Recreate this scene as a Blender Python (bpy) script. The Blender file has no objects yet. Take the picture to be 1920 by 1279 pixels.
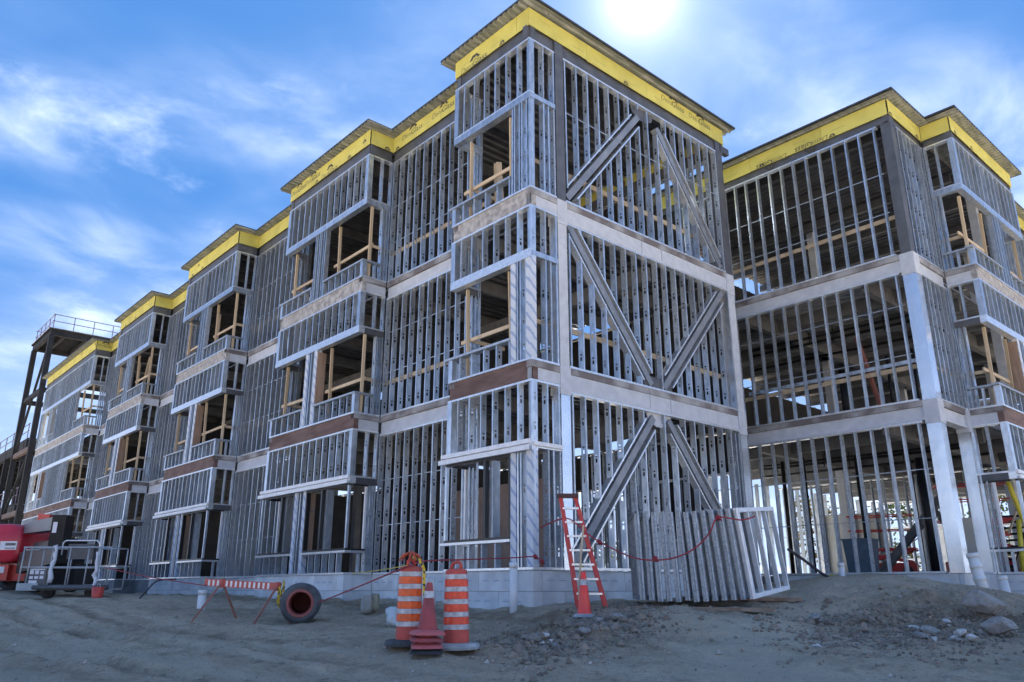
import bpy, math, random
import numpy as np
from mathutils import Vector, Matrix
RN = random.Random(11)
sc = bpy.context.scene
col = sc.collection
R = math.radians

# ------------------------------------------------------------------ camera
FPX = 1475.0
YAW, PIT = R(-48.25), R(17.46)
FWD = Vector((math.sin(YAW)*math.cos(PIT), math.cos(YAW)*math.cos(PIT), math.sin(PIT)))
RT = Vector((math.cos(YAW), -math.sin(YAW), 0))
UP = RT.cross(FWD)
CAM = Vector((11.53, -10.84, -0.35))
cd = bpy.data.cameras.new('camera'); cam = bpy.data.objects.new('camera', cd); col.objects.link(cam)
cd.sensor_width = 36; cd.lens = 36*FPX/1920; cd.clip_end = 3000; cd.clip_start = .05
cam.location = CAM
cam.rotation_euler = FWD.to_track_quat('-Z', 'Y').to_euler()
sc.camera = cam
def P(u, v, depth):            # a pixel of the photograph and a distance -> a point
    return CAM + (FWD + RT*((u-960)/FPX) - UP*((v-639.5)/FPX))*depth

# ------------------------------------------------------------------ sky, sun, exposure
SUN_EL, SUN_AZ = R(40.5), R(-37.06)
SUND = Vector((math.sin(SUN_AZ)*math.cos(SUN_EL), math.cos(SUN_AZ)*math.cos(SUN_EL), math.sin(SUN_EL)))
sc.view_settings.view_transform = 'Standard'; sc.view_settings.look = 'None'
sc.view_settings.exposure = 3.12; sc.view_settings.gamma = 1
world = bpy.data.worlds.new('World'); sc.world = world; world.use_nodes = True
nt = world.node_tree; nt.nodes.clear()
def wn(t, **k):
    n = nt.nodes.new(t)
    for a, b in k.items(): setattr(n, a, b)
    return n
def wl(a, b): nt.links.new(a, b)
def wmath(op, a, b=None, clamp=False):
    n = wn('ShaderNodeMath', operation=op); n.use_clamp = clamp
    for i, x in enumerate((a, b)):
        if x is None: continue
        if isinstance(x, (int, float)): n.inputs[i].default_value = x
        else: wl(x, n.inputs[i])
    return n.outputs[0]
def wramp(x, a, b):
    n = wn('ShaderNodeMapRange', interpolation_type='SMOOTHSTEP'); wl(x, n.inputs[0])
    n.inputs[1].default_value = a; n.inputs[2].default_value = b
    return n.outputs[0]
def wnoise(vec, scale, detail, rough, dist=0.0):
    n = wn('ShaderNodeTexNoise'); wl(vec, n.inputs['Vector'])
    n.inputs['Scale'].default_value = scale; n.inputs['Detail'].default_value = detail
    n.inputs['Roughness'].default_value = rough; n.inputs['Distortion'].default_value = dist
    return n.outputs['Fac']
SKY_GAMMA = .15; SKY_TINT = (.128, .355, .80); CLOUD = (5.6, 5.6, 5.6)
sky = wn('ShaderNodeTexSky', sky_type='NISHITA'); sky.sun_disc = False
sky.sun_elevation = SUN_EL; sky.sun_rotation = SUN_AZ; sky.air_density = 1.0; sky.dust_density = 0.0; sky.ozone_density = 5.0
tc = wn('ShaderNodeTexCoord'); sep = wn('ShaderNodeSeparateXYZ'); wl(tc.outputs['Generated'], sep.inputs[0])
zz = wmath('MAXIMUM', sep.outputs[2], 0.0); zb = wmath('ADD', zz, 0.16)
comb = wn('ShaderNodeCombineXYZ')
wl(wmath('DIVIDE', sep.outputs[0], zb), comb.inputs[0]); wl(wmath('DIVIDE', sep.outputs[1], zb), comb.inputs[1])
mp = wn('ShaderNodeMapping'); wl(comb.outputs[0], mp.inputs[0])
mp.inputs['Rotation'].default_value = (0, 0, R(-20)); mp.inputs['Scale'].default_value = (1.0, .75, 1); mp.inputs['Location'].default_value = (5.5, 9.6, 0)
big = wramp(wnoise(mp.outputs[0], 1.0, 4, .5, .2), .46, .74)
wisp = wramp(wnoise(mp.outputs[0], 4.2, 9, .58, .35), .34, .80)
fine = wramp(wnoise(mp.outputs[0], 2.7, 10, .60, .25), .58, .80)
cl = wmath('ADD', wmath('MULTIPLY', big, wmath('ADD', wmath('MULTIPLY', wisp, .75), .12)), wmath('MULTIPLY', fine, .45), True)
low = wmath('SUBTRACT', 1.0, wramp(zz, 0.0, .38))
cl = wmath('ADD', cl, wmath('MULTIPLY', low, .34), True)
dotn = wn('ShaderNodeVectorMath', operation='DOT_PRODUCT'); wl(tc.outputs['Generated'], dotn.inputs[0]); dotn.inputs[1].default_value = SUND
ang = wmath('ARCCOSINE', wmath('MINIMUM', dotn.outputs['Value'], 1.0))
core = wmath('SUBTRACT', 1.0, wramp(ang, R(.5), R(1.6)))
halo = wmath('POWER', 2.718, wmath('MULTIPLY', ang, -9.0))
mixc = wn('ShaderNodeMixRGB'); wl(wmath('MULTIPLY', cl, .40), mixc.inputs[0]); 
gam = wn('ShaderNodeGamma'); wl(sky.outputs[0], gam.inputs[0]); gam.inputs[1].default_value = SKY_GAMMA
tint = wn('ShaderNodeMixRGB', blend_type='MULTIPLY'); tint.inputs[0].default_value = 1; wl(gam.outputs[0], tint.inputs[1]); tint.inputs[2].default_value = (*SKY_TINT, 1)
wl(tint.outputs[0], mixc.inputs[1]); mixc.inputs[2].default_value = (*CLOUD, 1)
glow = wn('ShaderNodeMixRGB', blend_type='ADD'); glow.inputs[0].default_value = 1; wl(mixc.outputs[0], glow.inputs[1])
bloom = wmath('POWER', 2.718, wmath('MULTIPLY', ang, -46.0))
gl = wmath('ADD', wmath('ADD', wmath('MULTIPLY', core, 30.0), wmath('MULTIPLY', halo, .7)), wmath('MULTIPLY', bloom, 3.2))
gc = wn('ShaderNodeCombineXYZ')
for i, k in enumerate((1.0, 1.0, 1.04)): wl(wmath('MULTIPLY', gl, k), gc.inputs[i])
wl(gc.outputs[0], glow.inputs[2])
bg = wn('ShaderNodeBackground'); wl(glow.outputs[0], bg.inputs[0]); bg.inputs[1].default_value = 0.096
wo = wn('ShaderNodeOutputWorld'); wl(bg.outputs[0], wo.inputs[0])
sl = bpy.data.lights.new('sun', 'SUN'); so = bpy.data.objects.new('sun', sl); col.objects.link(so)
sl.energy = 3.0; sl.angle = R(.53); sl.color = (1, .97, .93)
so.rotation_euler = (-SUND).to_track_quat('-Z', 'Y').to_euler(); so.location = (0, 20, 40)

# ------------------------------------------------------------------ materials
MAT = {}
def mat(name, c1, c2=None, rough=.6, metal=0.0, scale=8.0, detail=4, bump=0.0, bscale=None, rnd=0.0, spec=.5, stretch=None, lo=.35, hi=.65, world=False):
    m = bpy.data.materials.new(name); m.use_nodes = True; t = m.node_tree
    b = t.nodes['Principled BSDF']
    b.inputs['Roughness'].default_value = rough; b.inputs['Metallic'].default_value = metal
    b.inputs['Specular IOR Level'].default_value = spec
    co = t.nodes.new('ShaderNodeTexCoord'); src = co.outputs['Object']
    if world:
        g = t.nodes.new('ShaderNodeNewGeometry'); src = g.outputs['Position']
    if stretch:
        mp = t.nodes.new('ShaderNodeMapping'); t.links.new(src, mp.inputs[0]); mp.inputs['Scale'].default_value = stretch; src = mp.outputs[0]
    c2 = c2 or c1
    n = t.nodes.new('ShaderNodeTexNoise'); n.inputs['Scale'].default_value = scale; n.inputs['Detail'].default_value = detail
    oi = t.nodes.new('ShaderNodeObjectInfo')
    ad = t.nodes.new('ShaderNodeVectorMath'); ad.operation = 'MULTIPLY_ADD'
    cx = t.nodes.new('ShaderNodeCombineXYZ')
    for i in range(3): t.links.new(oi.outputs['Random'], cx.inputs[i])
    t.links.new(cx.outputs[0], ad.inputs[0]); ad.inputs[1].default_value = (37, 53, 71) if not world else (0, 0, 0); t.links.new(src, ad.inputs[2])
    t.links.new(ad.outputs[0], n.inputs['Vector'])
    mr = t.nodes.new('ShaderNodeMapRange'); t.links.new(n.outputs['Fac'], mr.inputs[0]); mr.inputs[1].default_value = lo; mr.inputs[2].default_value = hi
    mx = t.nodes.new('ShaderNodeMixRGB'); t.links.new(mr.outputs[0], mx.inputs[0])
    mx.inputs[1].default_value = (*c1, 1); mx.inputs[2].default_value = (*c2, 1)
    out = mx.outputs[0]
    if rnd:
        hs = t.nodes.new('ShaderNodeHueSaturation'); t.links.new(out, hs.inputs['Color'])
        m2 = t.nodes.new('ShaderNodeMapRange'); t.links.new(oi.outputs['Random'], m2.inputs[0]); m2.inputs[3].default_value = 1-rnd; m2.inputs[4].default_value = 1+rnd
        t.links.new(m2.outputs[0], hs.inputs['Value']); out = hs.outputs[0]
    t.links.new(out, b.inputs['Base Color'])
    if bump:
        bn = t.nodes.new('ShaderNodeTexNoise'); bn.inputs['Scale'].default_value = bscale or scale*4; bn.inputs['Detail'].default_value = 6
        t.links.new(ad.outputs[0], bn.inputs['Vector'])
        bp = t.nodes.new('ShaderNodeBump'); bp.inputs['Strength'].default_value = bump; bp.inputs['Distance'].default_value = .02
        t.links.new(bn.outputs['Fac'], bp.inputs['Height']); t.links.new(bp.outputs[0], b.inputs['Normal'])
    MAT[name] = m
    return m
mat('galv', (.39, .455, .53), (.56, .625, .70), .34, .72, 9, 4, rnd=.16, stretch=(1, 1, .5))
mat('galv_dull', (.28, .33, .39), (.44, .50, .565), .48, .55, 22, 4, rnd=.12)
mat('track', (.62, .66, .70), (.78, .82, .86), .30, .65, 14, 3, rnd=.08)
mat('white_metal', (.70, .72, .74), (.80, .81, .83), .38, .15, 6, 3)
mat('fireproof', (.46, .50, .56), (.54, .58, .64), .9, 0, 5, 5, bump=.25, bscale=60)
mat('fireproof_shade', (.11, .117, .128), (.16, .168, .18), .92, 0, 3, 5, bump=.2, bscale=50)  # fireproofing of indoor joists and girders, darkened to carry interior shade
mat('wrapped', (.70, .76, .82), (.80, .85, .90), .20, .75, 1.2, 3, bump=.3, bscale=3)
mat('rust', (.105, .062, .052), (.19, .125, .11), .75, .1, 2.2, 6, bump=.1, stretch=(.5, .5, 2))
mat('slab_edge', (.15, .135, .135), (.36, .365, .375), .8, 0, 1.7, 6, lo=.40, hi=.62)
mat('mortar', (.24, .235, .23), (.46, .455, .45), .92, 0, 7, 8, bump=.4, bscale=22)
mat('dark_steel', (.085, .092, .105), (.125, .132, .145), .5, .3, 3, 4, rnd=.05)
mat('deck', (.30, .31, .32), (.42, .43, .44), .5, .45, 2, 4)
mat('concrete', (.27, .28, .29), (.36, .37, .38), .85, 0, 2, 6, bump=.1)
mat('dark_concrete', (.13, .14, .15), (.22, .23, .24), .88, 0, 2.5, 6, bump=.15)
mat('icf', (.54, .56, .58), (.72, .75, .77), .75, 0, 2, 8, rnd=.07, bump=.06, bscale=90)
mat('icf_print', (.40, .46, .54), None, .8)
mat('yellow', (.47, .43, .10), (.61, .56, .14), .75, 0, 1.6, 7, rnd=.06, lo=.25, hi=.6)
mat('ink', (.06, .06, .055), None, .8)
mat('ink_faint', (.40, .36, .10), None, .8)
mat('soffit', (.19, .21, .19), (.36, .37, .34), .8, 0, 1.6, 6, stretch=(6, 1.2, 1))
mat('membrane', (.03, .033, .04), (.05, .055, .065), .6)
mat('wood', (.46, .36, .23), (.58, .47, .33), .75, 0, 5, 5, rnd=.12, stretch=(1, 1, .12), bump=.05)
mat('plywood', (.27, .185, .13), (.37, .26, .19), .8, 0, 4, 5, rnd=.1, stretch=(3, 3, .4))
mat('gypsum_brown', (.25, .185, .15), (.30, .225, .185), .85, 0, 2, 3, rnd=.06)
mat('wrap_blue', (.60, .65, .72), (.54, .60, .68), .6, 0, 5, 3)
def hatch():
    t = MAT['wrap_blue'].node_tree; b = t.nodes['Principled BSDF']; src = b.inputs['Base Color'].links[0].from_socket
    tc_ = t.nodes.new('ShaderNodeTexCoord'); w = t.nodes.new('ShaderNodeTexWave'); w.bands_direction = 'DIAGONAL'; w.inputs['Scale'].default_value = 2.2; w.inputs['Distortion'].default_value = 1.5; w.inputs['Detail Scale'].default_value = 3
    t.links.new(tc_.outputs['Object'], w.inputs['Vector'])
    mr = t.nodes.new('ShaderNodeMapRange'); t.links.new(w.outputs['Fac'], mr.inputs[0]); mr.inputs[1].default_value = .72; mr.inputs[2].default_value = .86; mr.inputs[4].default_value = .7
    mx = t.nodes.new('ShaderNodeMixRGB'); t.links.new(mr.outputs[0], mx.inputs[0]); t.links.new(src, mx.inputs[1]); mx.inputs[2].default_value = (.20, .30, .52, 1); t.links.new(mx.outputs[0], b.inputs['Base Color'])
hatch()
mat('black_frame', (.015, .016, .018), None, .35)
mat('black_steel', (.008, .009, .011), (.014, .015, .017), .5, 0, 4, spec=.25)
mat('plank', (.20, .14, .10), (.31, .235, .18), .85, 0, 3, 6, rnd=.1, stretch=(.3, 3, 3), bump=.2)
mat('shade_board', (.030, .031, .034), (.045, .045, .048), .85, 0, 2, 3, spec=.2)  # boards coloured near-black to stand in for the shade of the rooms
mat('deck_shade', (.065, .07, .08), (.11, .115, .125), .5, .4, 2, 4)  # metal deck again, with the indoor shade put into its colour
mat('brace_grey', (.20, .225, .26), (.28, .305, .34), .45, .35, 3, 4)

# ------------------------------------------------------------------ mesh helpers
class MB:
    def __init__(s): s.v = []; s.f = []; s.m = []
    def add(s, vs, fs, m=0):
        n = len(s.v); s.v += [tuple(v) for v in vs]; s.f += [tuple(i+n for i in f) for f in fs]; s.m += [m]*len(fs)
        return s
    def box(s, x0, x1, y0, y1, z0, z1, m=0, M=None):
        vs = [Vector((x, y, z)) for z in (z0, z1) for y in (y0, y1) for x in (x0, x1)]
        if M is not None: vs = [M @ v for v in vs]
        return s.add(vs, [(0, 2, 3, 1), (4, 5, 7, 6), (0, 1, 5, 4), (2, 6, 7, 3), (0, 4, 6, 2), (1, 3, 7, 5)], m)
    def bar(s, a, b, w, h, m=0, up=(0, 0, 1)):       # box from a to b: w across, h along 'up'
        a = Vector(a); b = Vector(b); d = (b-a).normalized(); up = Vector(up)
        if abs(d.dot(up)) > .98: up = Vector((1, 0, 0)) if abs(d.x) < .9 else Vector((0, 1, 0))
        x = d.cross(up).normalized(); y = x.cross(d).normalized()
        vs = [p + x*(i*w/2) + y*(j*h/2) for p in (a, b) for j in (-1, 1) for i in (-1, 1)]
        return s.add(vs, [(0, 1, 3, 2), (4, 6, 7, 5), (0, 4, 5, 1), (2, 3, 7, 6), (0, 2, 6, 4), (1, 5, 7, 3)], m)
    def tube(s, pts, r, n=8, m=0, cap=True):
        pts = [Vector(p) for p in pts]; rs = r if isinstance(r, (list, tuple)) else [r]*len(pts)
        rings = []; prev = None
        for i, p in enumerate(pts):
            d = (pts[min(i+1, len(pts)-1)] - pts[max(i-1, 0)]).normalized()
            if prev is None:
                prev = d.orthogonal().normalized()
            x = (prev - d*prev.dot(d)).normalized(); prev = x; y = d.cross(x)
            rings.append([p + (x*math.cos(6.28319*k/n) + y*math.sin(6.28319*k/n))*rs[i] for k in range(n)])
        vs = [v for g in rings for v in g]; fs = []
        for i in range(len(pts)-1):
            for k in range(n): fs.append((i*n+k, i*n+(k+1) % n, (i+1)*n+(k+1) % n, (i+1)*n+k))
        if cap: fs += [tuple(range(n-1, -1, -1)), tuple((len(pts)-1)*n+k for k in range(n))]
        return s.add(vs, fs, m)
    def lathe(s, prof, n=24, m=0, M=None, ms=None):    # prof: (r, z)
        vs = []; fs = []; mm = []
        for r, z in prof:
            for k in range(n):
                v = Vector((r*math.cos(6.28319*k/n), r*math.sin(6.28319*k/n), z)); vs.append(M @ v if M is not None else v)
        for i in range(len(prof)-1):
            for k in range(n):
                fs.append((i*n+k, i*n+(k+1) % n, (i+1)*n+(k+1) % n, (i+1)*n+k)); mm.append(ms[i] if ms else m)
        b = len(s.v); s.add(vs, fs); s.m[-len(fs):] = mm
        return s
    def data(s, name, mats, smooth=False):
        me = bpy.data.meshes.new(name); me.from_pydata(s.v, [], s.f); me.update()
        for m in (mats if isinstance(mats, (list, tuple)) else [mats]): me.materials.append(MAT[m] if isinstance(m, str) else m)
        if any(s.m): me.polygons.foreach_set('material_index', s.m)
        if smooth: me.polygons.foreach_set('use_smooth', [True]*len(s.f))
        return me
    def build(s, name, mats, parent=None, loc=(0, 0, 0), rz=0, smooth=False, rot=None):
        return link(name, s.data(name, mats, smooth), parent, loc, rz, rot)
def link(name, me, parent=None, loc=(0, 0, 0), rz=0, rot=None):
    o = bpy.data.objects.new(name, me); col.objects.link(o); o.location = loc
    o.rotation_euler = rot if rot is not None else (0, 0, rz)
    if parent is not None: o.parent = parent
    return o
def tag(o, label, cat, group=None, kind=None):
    o['label'] = label; o['category'] = cat
    if group: o['group'] = group
    if kind: o['kind'] = kind
    return o
def thing(name, label, cat, loc=(0, 0, 0), rz=0, group=None, rot=None):
    o = bpy.data.objects.new(name, None); col.objects.link(o); o.location = loc
    o.rotation_euler = rot if rot is not None else (0, 0, rz); o.empty_display_size = .2
    return tag(o, label, cat, group)
def copy_tree(o, parent=None):
    c = o.copy(); col.objects.link(c); c.parent = parent
    for ch in list(o.children): copy_tree(ch, c)
    return c

# ------------------------------------------------------------------ ground
GP = [(11.5, -10.8, -1.9), (9, -8, -1.6), (14, -8, -1.7), (8, -13, -1.8), (1.6, -9, -1.28), (5.06, -5.07, -1.26), (8.5, -1.2, -1.26), (3.2, -4.4, -1.10), (2.7, -4.8, -1.09), (3.4, -5, -1.16),
 (3.4, -3.1, -1.08), (0, -.15, -.70), (1.0, -.5, -.74), (-3.3, -.2, -.72), (-7.2, -.2, -.66), (-12.2, -.2, -.62), (-16.4, -.2, -.60), (-22.4, -.2, -.62), (-36, -.5, -.5), (-48, -.5, -.4),
 (.2, 3, -.62), (.2, 6, -.5), (1.7, .2, -.69), (2.5, .4, -.62), (3.4, 2.2, -.62), (2.8, 4.6, -.46), (2.1, 9.7, -.05), (.8, 9.7, -.07), (3.1, 9.6, -.06), (2.6, 8.4, -.10), (4.5, 10.4, -.55), (-.2, 9.6, -.25), (1.4, 7.5, -.25),
 (5.2, 12.3, -.82), (5.2, 16, -.85), (7, 11, -.95), (9, 10, -1.1), (7.7, .95, -1.14), (6.3, 3.4, -.86), (5.2, 6.4, -.36), (4.0, 6.0, -.30), (4.6, 2.6, -.80), (5.45, 0, -1.04), (6.4, 6.0, -.64), (7.5, 5, -1.05), (9, 4, -1.2),
 (-5, -7, -1.05), (-5.3, -4.3, -.88), (-3, -4, -1.0), (-3, -3.3, -.96), (-12.9, -5.2, -.62), (-11, -4.7, -.60), (-25, -4.2, -.38), (-20, -15, -.6), (-40, -10, -.35), (-60, -5, -.3), (-2, -2, -.9), (1.2, -2, -.98), (-8, -2.5, -.80),
 (0, -14, -1.4), (-10, -14, -1.0), (20, 0, -1.4), (20, 15, -1.2), (20, -15, -1.8), (0, 20, -.6), (-20, 15, -.5), (-40, 15, -.4), (0, 45, -.6), (30, 45, -1), (-40, 45, -.5),
 (-90, 0, -.3), (-90, 60, -.4), (-90, -60, -.6), (0, -60, -1.5), (80, -60, -1.5), (80, 20, -1), (60, 90, -.6), (-20, 100, -.5), (140, 140, -1), (-150, 150, -1), (-150, -150, -1), (140, -150, -1.5)]
GA = np.array(GP)
def _tps(d2): return np.where(d2 > 1e-9, .5*d2*np.log(d2+1e-12), 0)
_n = len(GA); _K = _tps(((GA[:, None, :2]-GA[None, :, :2])**2).sum(-1)) + np.eye(_n)*.6
_A = np.zeros((_n+3, _n+3)); _A[:_n, :_n] = _K; _A[:_n, _n] = 1; _A[:_n, _n+1:] = GA[:, :2]; _A[_n:, :_n] = _A[:_n, _n:].T
_W = np.linalg.solve(_A, np.concatenate([GA[:, 2], np.zeros(3)]))
def _hash(i, j, s): 
    h = np.sin(i*127.1 + j*311.7 + s*74.7)*43758.5453
    return h - np.floor(h)
def vnoise(x, y, s=0):
    i = np.floor(x); j = np.floor(y); fx = x-i; fy = y-j; fx = fx*fx*(3-2*fx); fy = fy*fy*(3-2*fy)
    return (_hash(i, j, s)*(1-fx)+_hash(i+1, j, s)*fx)*(1-fy) + (_hash(i, j+1, s)*(1-fx)+_hash(i+1, j+1, s)*fx)*fy - .5
def gbase(x, y):
    x = np.asarray(x, float); y = np.asarray(y, float); sh = x.shape; x = x.ravel(); y = y.ravel()
    out = np.zeros(len(x))
    for a in range(0, len(x), 20000):
        xs = x[a:a+20000]; ys = y[a:a+20000]
        d2 = (xs[:, None]-GA[None, :, 0])**2 + (ys[:, None]-GA[None, :, 1])**2
        out[a:a+20000] = _tps(d2) @ _W[:_n] + _W[_n] + _W[_n+1]*xs + _W[_n+2]*ys
    return out.reshape(sh)
def gheight(x, y):
    x = np.asarray(x, float); y = np.asarray(y, float)
    z = gbase(x, y)
    rough = np.exp(-((x-6.2)**2+(y-4.2)**2)/9)*1.0 + np.exp(-((x-3.0)**2+(y+2.6)**2)/2.5)*.8 + np.exp(-((y+.9)**2)/1.2)*.6*(x < 2) + .25
    fade = np.clip(1.6-np.hypot(x-3, y+2)/40, .15, 1)
    n = vnoise(x*.9, y*.9, 1)*.10 + vnoise(x*2.3, y*2.3, 2)*.075*(.6+.6*rough) + vnoise(x*5.5, y*5.5, 3)*.05*(.5+rough) + vnoise(x*12, y*12, 4)*.042*(.35+rough) + vnoise(x*24, y*24, 7)*.024*(.35+rough)
    n += np.maximum(vnoise(x*3.1+7, y*3.1, 5)-.12, 0)*.26*rough
    # wheel ruts running along the front of the building
    for off, k in ((-6.2, 1), (-7.9, 1), (-9.3, .7), (-5.0, .5)):
        t = y - off - .10*x - .25*np.sin(x*.35)
        n -= k*.075*np.exp(-(t/.17)**2)*np.clip((4.0-x)/3, 0, 1)*(1+.5*np.sign(np.sin(x*19+t*8)))
        n += k*.045*np.exp(-((np.abs(t)-.30)/.10)**2)*np.clip((4.0-x)/3, 0, 1)
    return z + n*fade*np.clip(1, 0, 1)
def gz(x, y): return float(gheight(np.array([x]), np.array([y]))[0])
def axis(a, b, step, lo, hi, g=1.16):
    c = list(np.arange(a, b+1e-6, step)); s = step; p = c[0]; left = []
    while p > lo: s *= g; p -= s; left.append(p)
    s = step; p = c[-1]; right = []
    while p < hi: s *= g; p += s; right.append(p)
    return np.array(left[::-1]+c+right)
gx = axis(-9, 11, .085, -1500, 1500, 1.07); gy = axis(-11.5, 12, .085, -1500, 1500, 1.07)
GX, GY = np.meshgrid(gx, gy)
fa = np.clip((np.hypot(GX, GY)-110)/120, 0, 1)
GZ = gheight(np.clip(GX, -140, 140), np.clip(GY, -140, 140))*(1-fa) + (-.7)*fa
me = bpy.data.meshes.new('ground')
nx, ny = len(gx), len(gy)
vv = np.stack([GX.ravel(), GY.ravel(), GZ.ravel()], 1)
ii = np.arange((nx-1)*(ny-1)); r_ = ii//(nx-1); c_ = ii % (nx-1); q = r_*nx+c_
ff = np.stack([q, q+1, q+nx+1, q+nx], 1)
me.vertices.add(len(vv)); me.vertices.foreach_set('co', vv.ravel())
me.loops.add(ff.size); me.loops.foreach_set('vertex_index', ff.ravel().astype(np.int32))
me.polygons.add(len(ff)); me.polygons.foreach_set('loop_start', np.arange(0, ff.size, 4, dtype=np.int32))
me.update(); me.polygons.foreach_set('use_smooth', np.ones(len(ff), bool))
def dirt_mat():
    m = bpy.data.materials.new('dirt'); m.use_nodes = True; t = m.node_tree; b = t.nodes['Principled BSDF']; b.inputs['Roughness'].default_value = .95; b.inputs['Specular IOR Level'].default_value = .2
    g = t.nodes.new('ShaderNodeNewGeometry')
    def noise(s, d, r=.6, st=None):
        n = t.nodes.new('ShaderNodeTexNoise'); n.inputs['Scale'].default_value = s; n.inputs['Detail'].default_value = d; n.inputs['Roughness'].default_value = r
        if st:
            mp = t.nodes.new('ShaderNodeMapping'); t.links.new(g.outputs['Position'], mp.inputs[0]); mp.inputs['Scale'].default_value = st; t.links.new(mp.outputs[0], n.inputs['Vector'])
        else: t.links.new(g.outputs['Position'], n.inputs['Vector'])
        return n.outputs['Fac']
    def ramp(x, a, b_):
        n = t.nodes.new('ShaderNodeMapRange'); t.links.new(x, n.inputs[0]); n.inputs[1].default_value = a; n.inputs[2].default_value = b_; return n.outputs[0]
    def mix(f, a, b_):
        n = t.nodes.new('ShaderNodeMixRGB')
        t.links.new(f, n.inputs[0])
        for i, c in ((1, a), (2, b_)):
            if isinstance(c, tuple): n.inputs[i].default_value = (*c, 1)
            else: t.links.new(c, n.inputs[i])
        return n.outputs[0]
    c = mix(ramp(noise(.55, 5, .6, (.5, 1.3, 1)), .38, .62), (0.462, 0.365, 0.257), (0.672, 0.545, 0.396))
    c = mix(ramp(noise(1.0, 6, .6, (.16, 1.7, 1)), .48, .60), c, (0.693, 0.570, 0.423))
    c = mix(ramp(noise(6, 8, .7), .45, .72), c, (0.672, 0.560, 0.423))
    c = mix(ramp(noise(2.6, 9, .75), .50, .68), c, (0.367, 0.285, 0.203))
    c = mix(ramp(noise(13, 7, .8), .54, .66), c, (0.315, 0.245, 0.176))
    c = mix(ramp(noise(55, 3, .7), .60, .70), c, (0.588, 0.520, 0.432))
    an = t.nodes.new('ShaderNodeAttribute'); an.attribute_name = 'soil'
    c = mix(ramp(an.outputs['Fac'], .62, 1.15), c, (0.700, 0.600, 0.459))
    md = t.nodes.new('ShaderNodeMath'); md.operation = 'MULTIPLY'; t.links.new(ramp(an.outputs['Fac'], .46, .0), md.inputs[0]); t.links.new(ramp(noise(4.5, 8, .7), .25, .60), md.inputs[1])
    c = mix(md.outputs[0], c, (0.252, 0.185, 0.126))
    t.links.new(c, b.inputs['Base Color'])
    bp = t.nodes.new('ShaderNodeBump'); bp.inputs['Strength'].default_value = 1.0; bp.inputs['Distance'].default_value = .065
    ad = t.nodes.new('ShaderNodeMath'); ad.operation = 'ADD'; t.links.new(noise(9, 9, .68), ad.inputs[0]); t.links.new(noise(38, 5, .7), ad.inputs[1])
    t.links.new(ad.outputs[0], bp.inputs['Height']); t.links.new(bp.outputs[0], b.inputs['Normal'])
    MAT['dirt'] = m
def polyd(x, y, pts):
    d = np.full(x.shape, 1e9)
    for (ax_, ay), (bx_, by) in zip(pts[:-1], pts[1:]):
        t = np.clip(((x-ax_)*(bx_-ax_)+(y-ay)*(by-ay))/((bx_-ax_)**2+(by-ay)**2), 0, 1)
        d = np.minimum(d, np.hypot(x-ax_-t*(bx_-ax_), y-ay-t*(by-ay)))
    return d
xs_, ys_ = vv[:, 0], vv[:, 1]
wob = vnoise(xs_*1.3, ys_*1.3, 21)*1.2 + vnoise(xs_*4, ys_*4, 22)*.5
dust = np.exp(-((polyd(xs_, ys_, [(2.3, 9), (3.3, 6), (4.0, 2.4), (5.2, -1.5), (7.5, -4)])+wob*.7)/.85)**2)
for off in (-6.2, -7.9, -9.3): dust = np.maximum(dust, .8*np.exp(-((ys_-off-.45-.10*xs_-.25*np.sin(xs_*.35)+wob*.35)/.33)**2)*np.clip((5.5-xs_)/3, 0, 1))
dark = np.exp(-((xs_-6.1)**2/5+(ys_-3.9)**2/5)) + .9*np.exp(-(((ys_+1.0+wob*.5)/.75)**2))*(xs_ < 3.0) + .8*np.exp(-((xs_-3.2)**2/3+(ys_+2.6)**2/1.6)) + .7*np.exp(-((xs_+5)**2/14+(ys_+3.2)**2/1.2))
for off in (-6.2, -7.9, -5.0): dark = np.maximum(dark, .7*np.exp(-((ys_-off-.10*xs_-.25*np.sin(xs_*.35)+wob*.08)/.20)**2)*np.clip((4.5-xs_)/3, 0, 1))
at = me.attributes.new('soil', 'FLOAT', 'POINT'); at.data.foreach_set('value', np.clip(.5+.5*dust-.5*np.clip(dark, 0, 1), 0, 1).astype(np.float32))
dirt_mat(); me.materials.append(MAT['dirt'])
g_o = bpy.data.objects.new('ground', me); col.objects.link(g_o); g_o['kind'] = 'structure'; g_o['label'] = 'rutted grey dirt ground with a loose earth mound at right'; g_o['category'] = 'ground'

# ------------------------------------------------------------------ wall framing kit
class Frame:                    # a wall line: u runs right seen from outside, d runs inward
    def __init__(s, ox, oy, rot): s.o = Vector((ox, oy, 0)); s.rot = rot; s.c, s.s = math.cos(rot), math.sin(rot)
    def pt(s, u, d, z=0): return Vector((s.o.x + s.c*u - s.s*d, s.o.y + s.s*u + s.c*d, z))
    def side(s, u, right, depth):
        if right: p = s.pt(u, 0); return Frame(p.x, p.y, s.rot+math.pi/2)
        p = s.pt(u, depth); return Frame(p.x, p.y, s.rot-math.pi/2)
_cache = {}
def boxme(name, x, y, z, m):     # box mesh with its origin at the low corner, shared between alike pieces
    k = ('b', round(x, 3), round(y, 3), round(z, 3), m)
    if k not in _cache: _cache[k] = MB().box(0, x, 0, y, 0, z).data(name, m)
    return _cache[k]
def wbox(B, fr, name, u0, u1, d0, d1, z0, z1, m):
    return link(name, boxme(name, u1-u0, d1-d0, z1-z0, m), B, fr.pt(u0, d0, z0), fr.rot)
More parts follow.
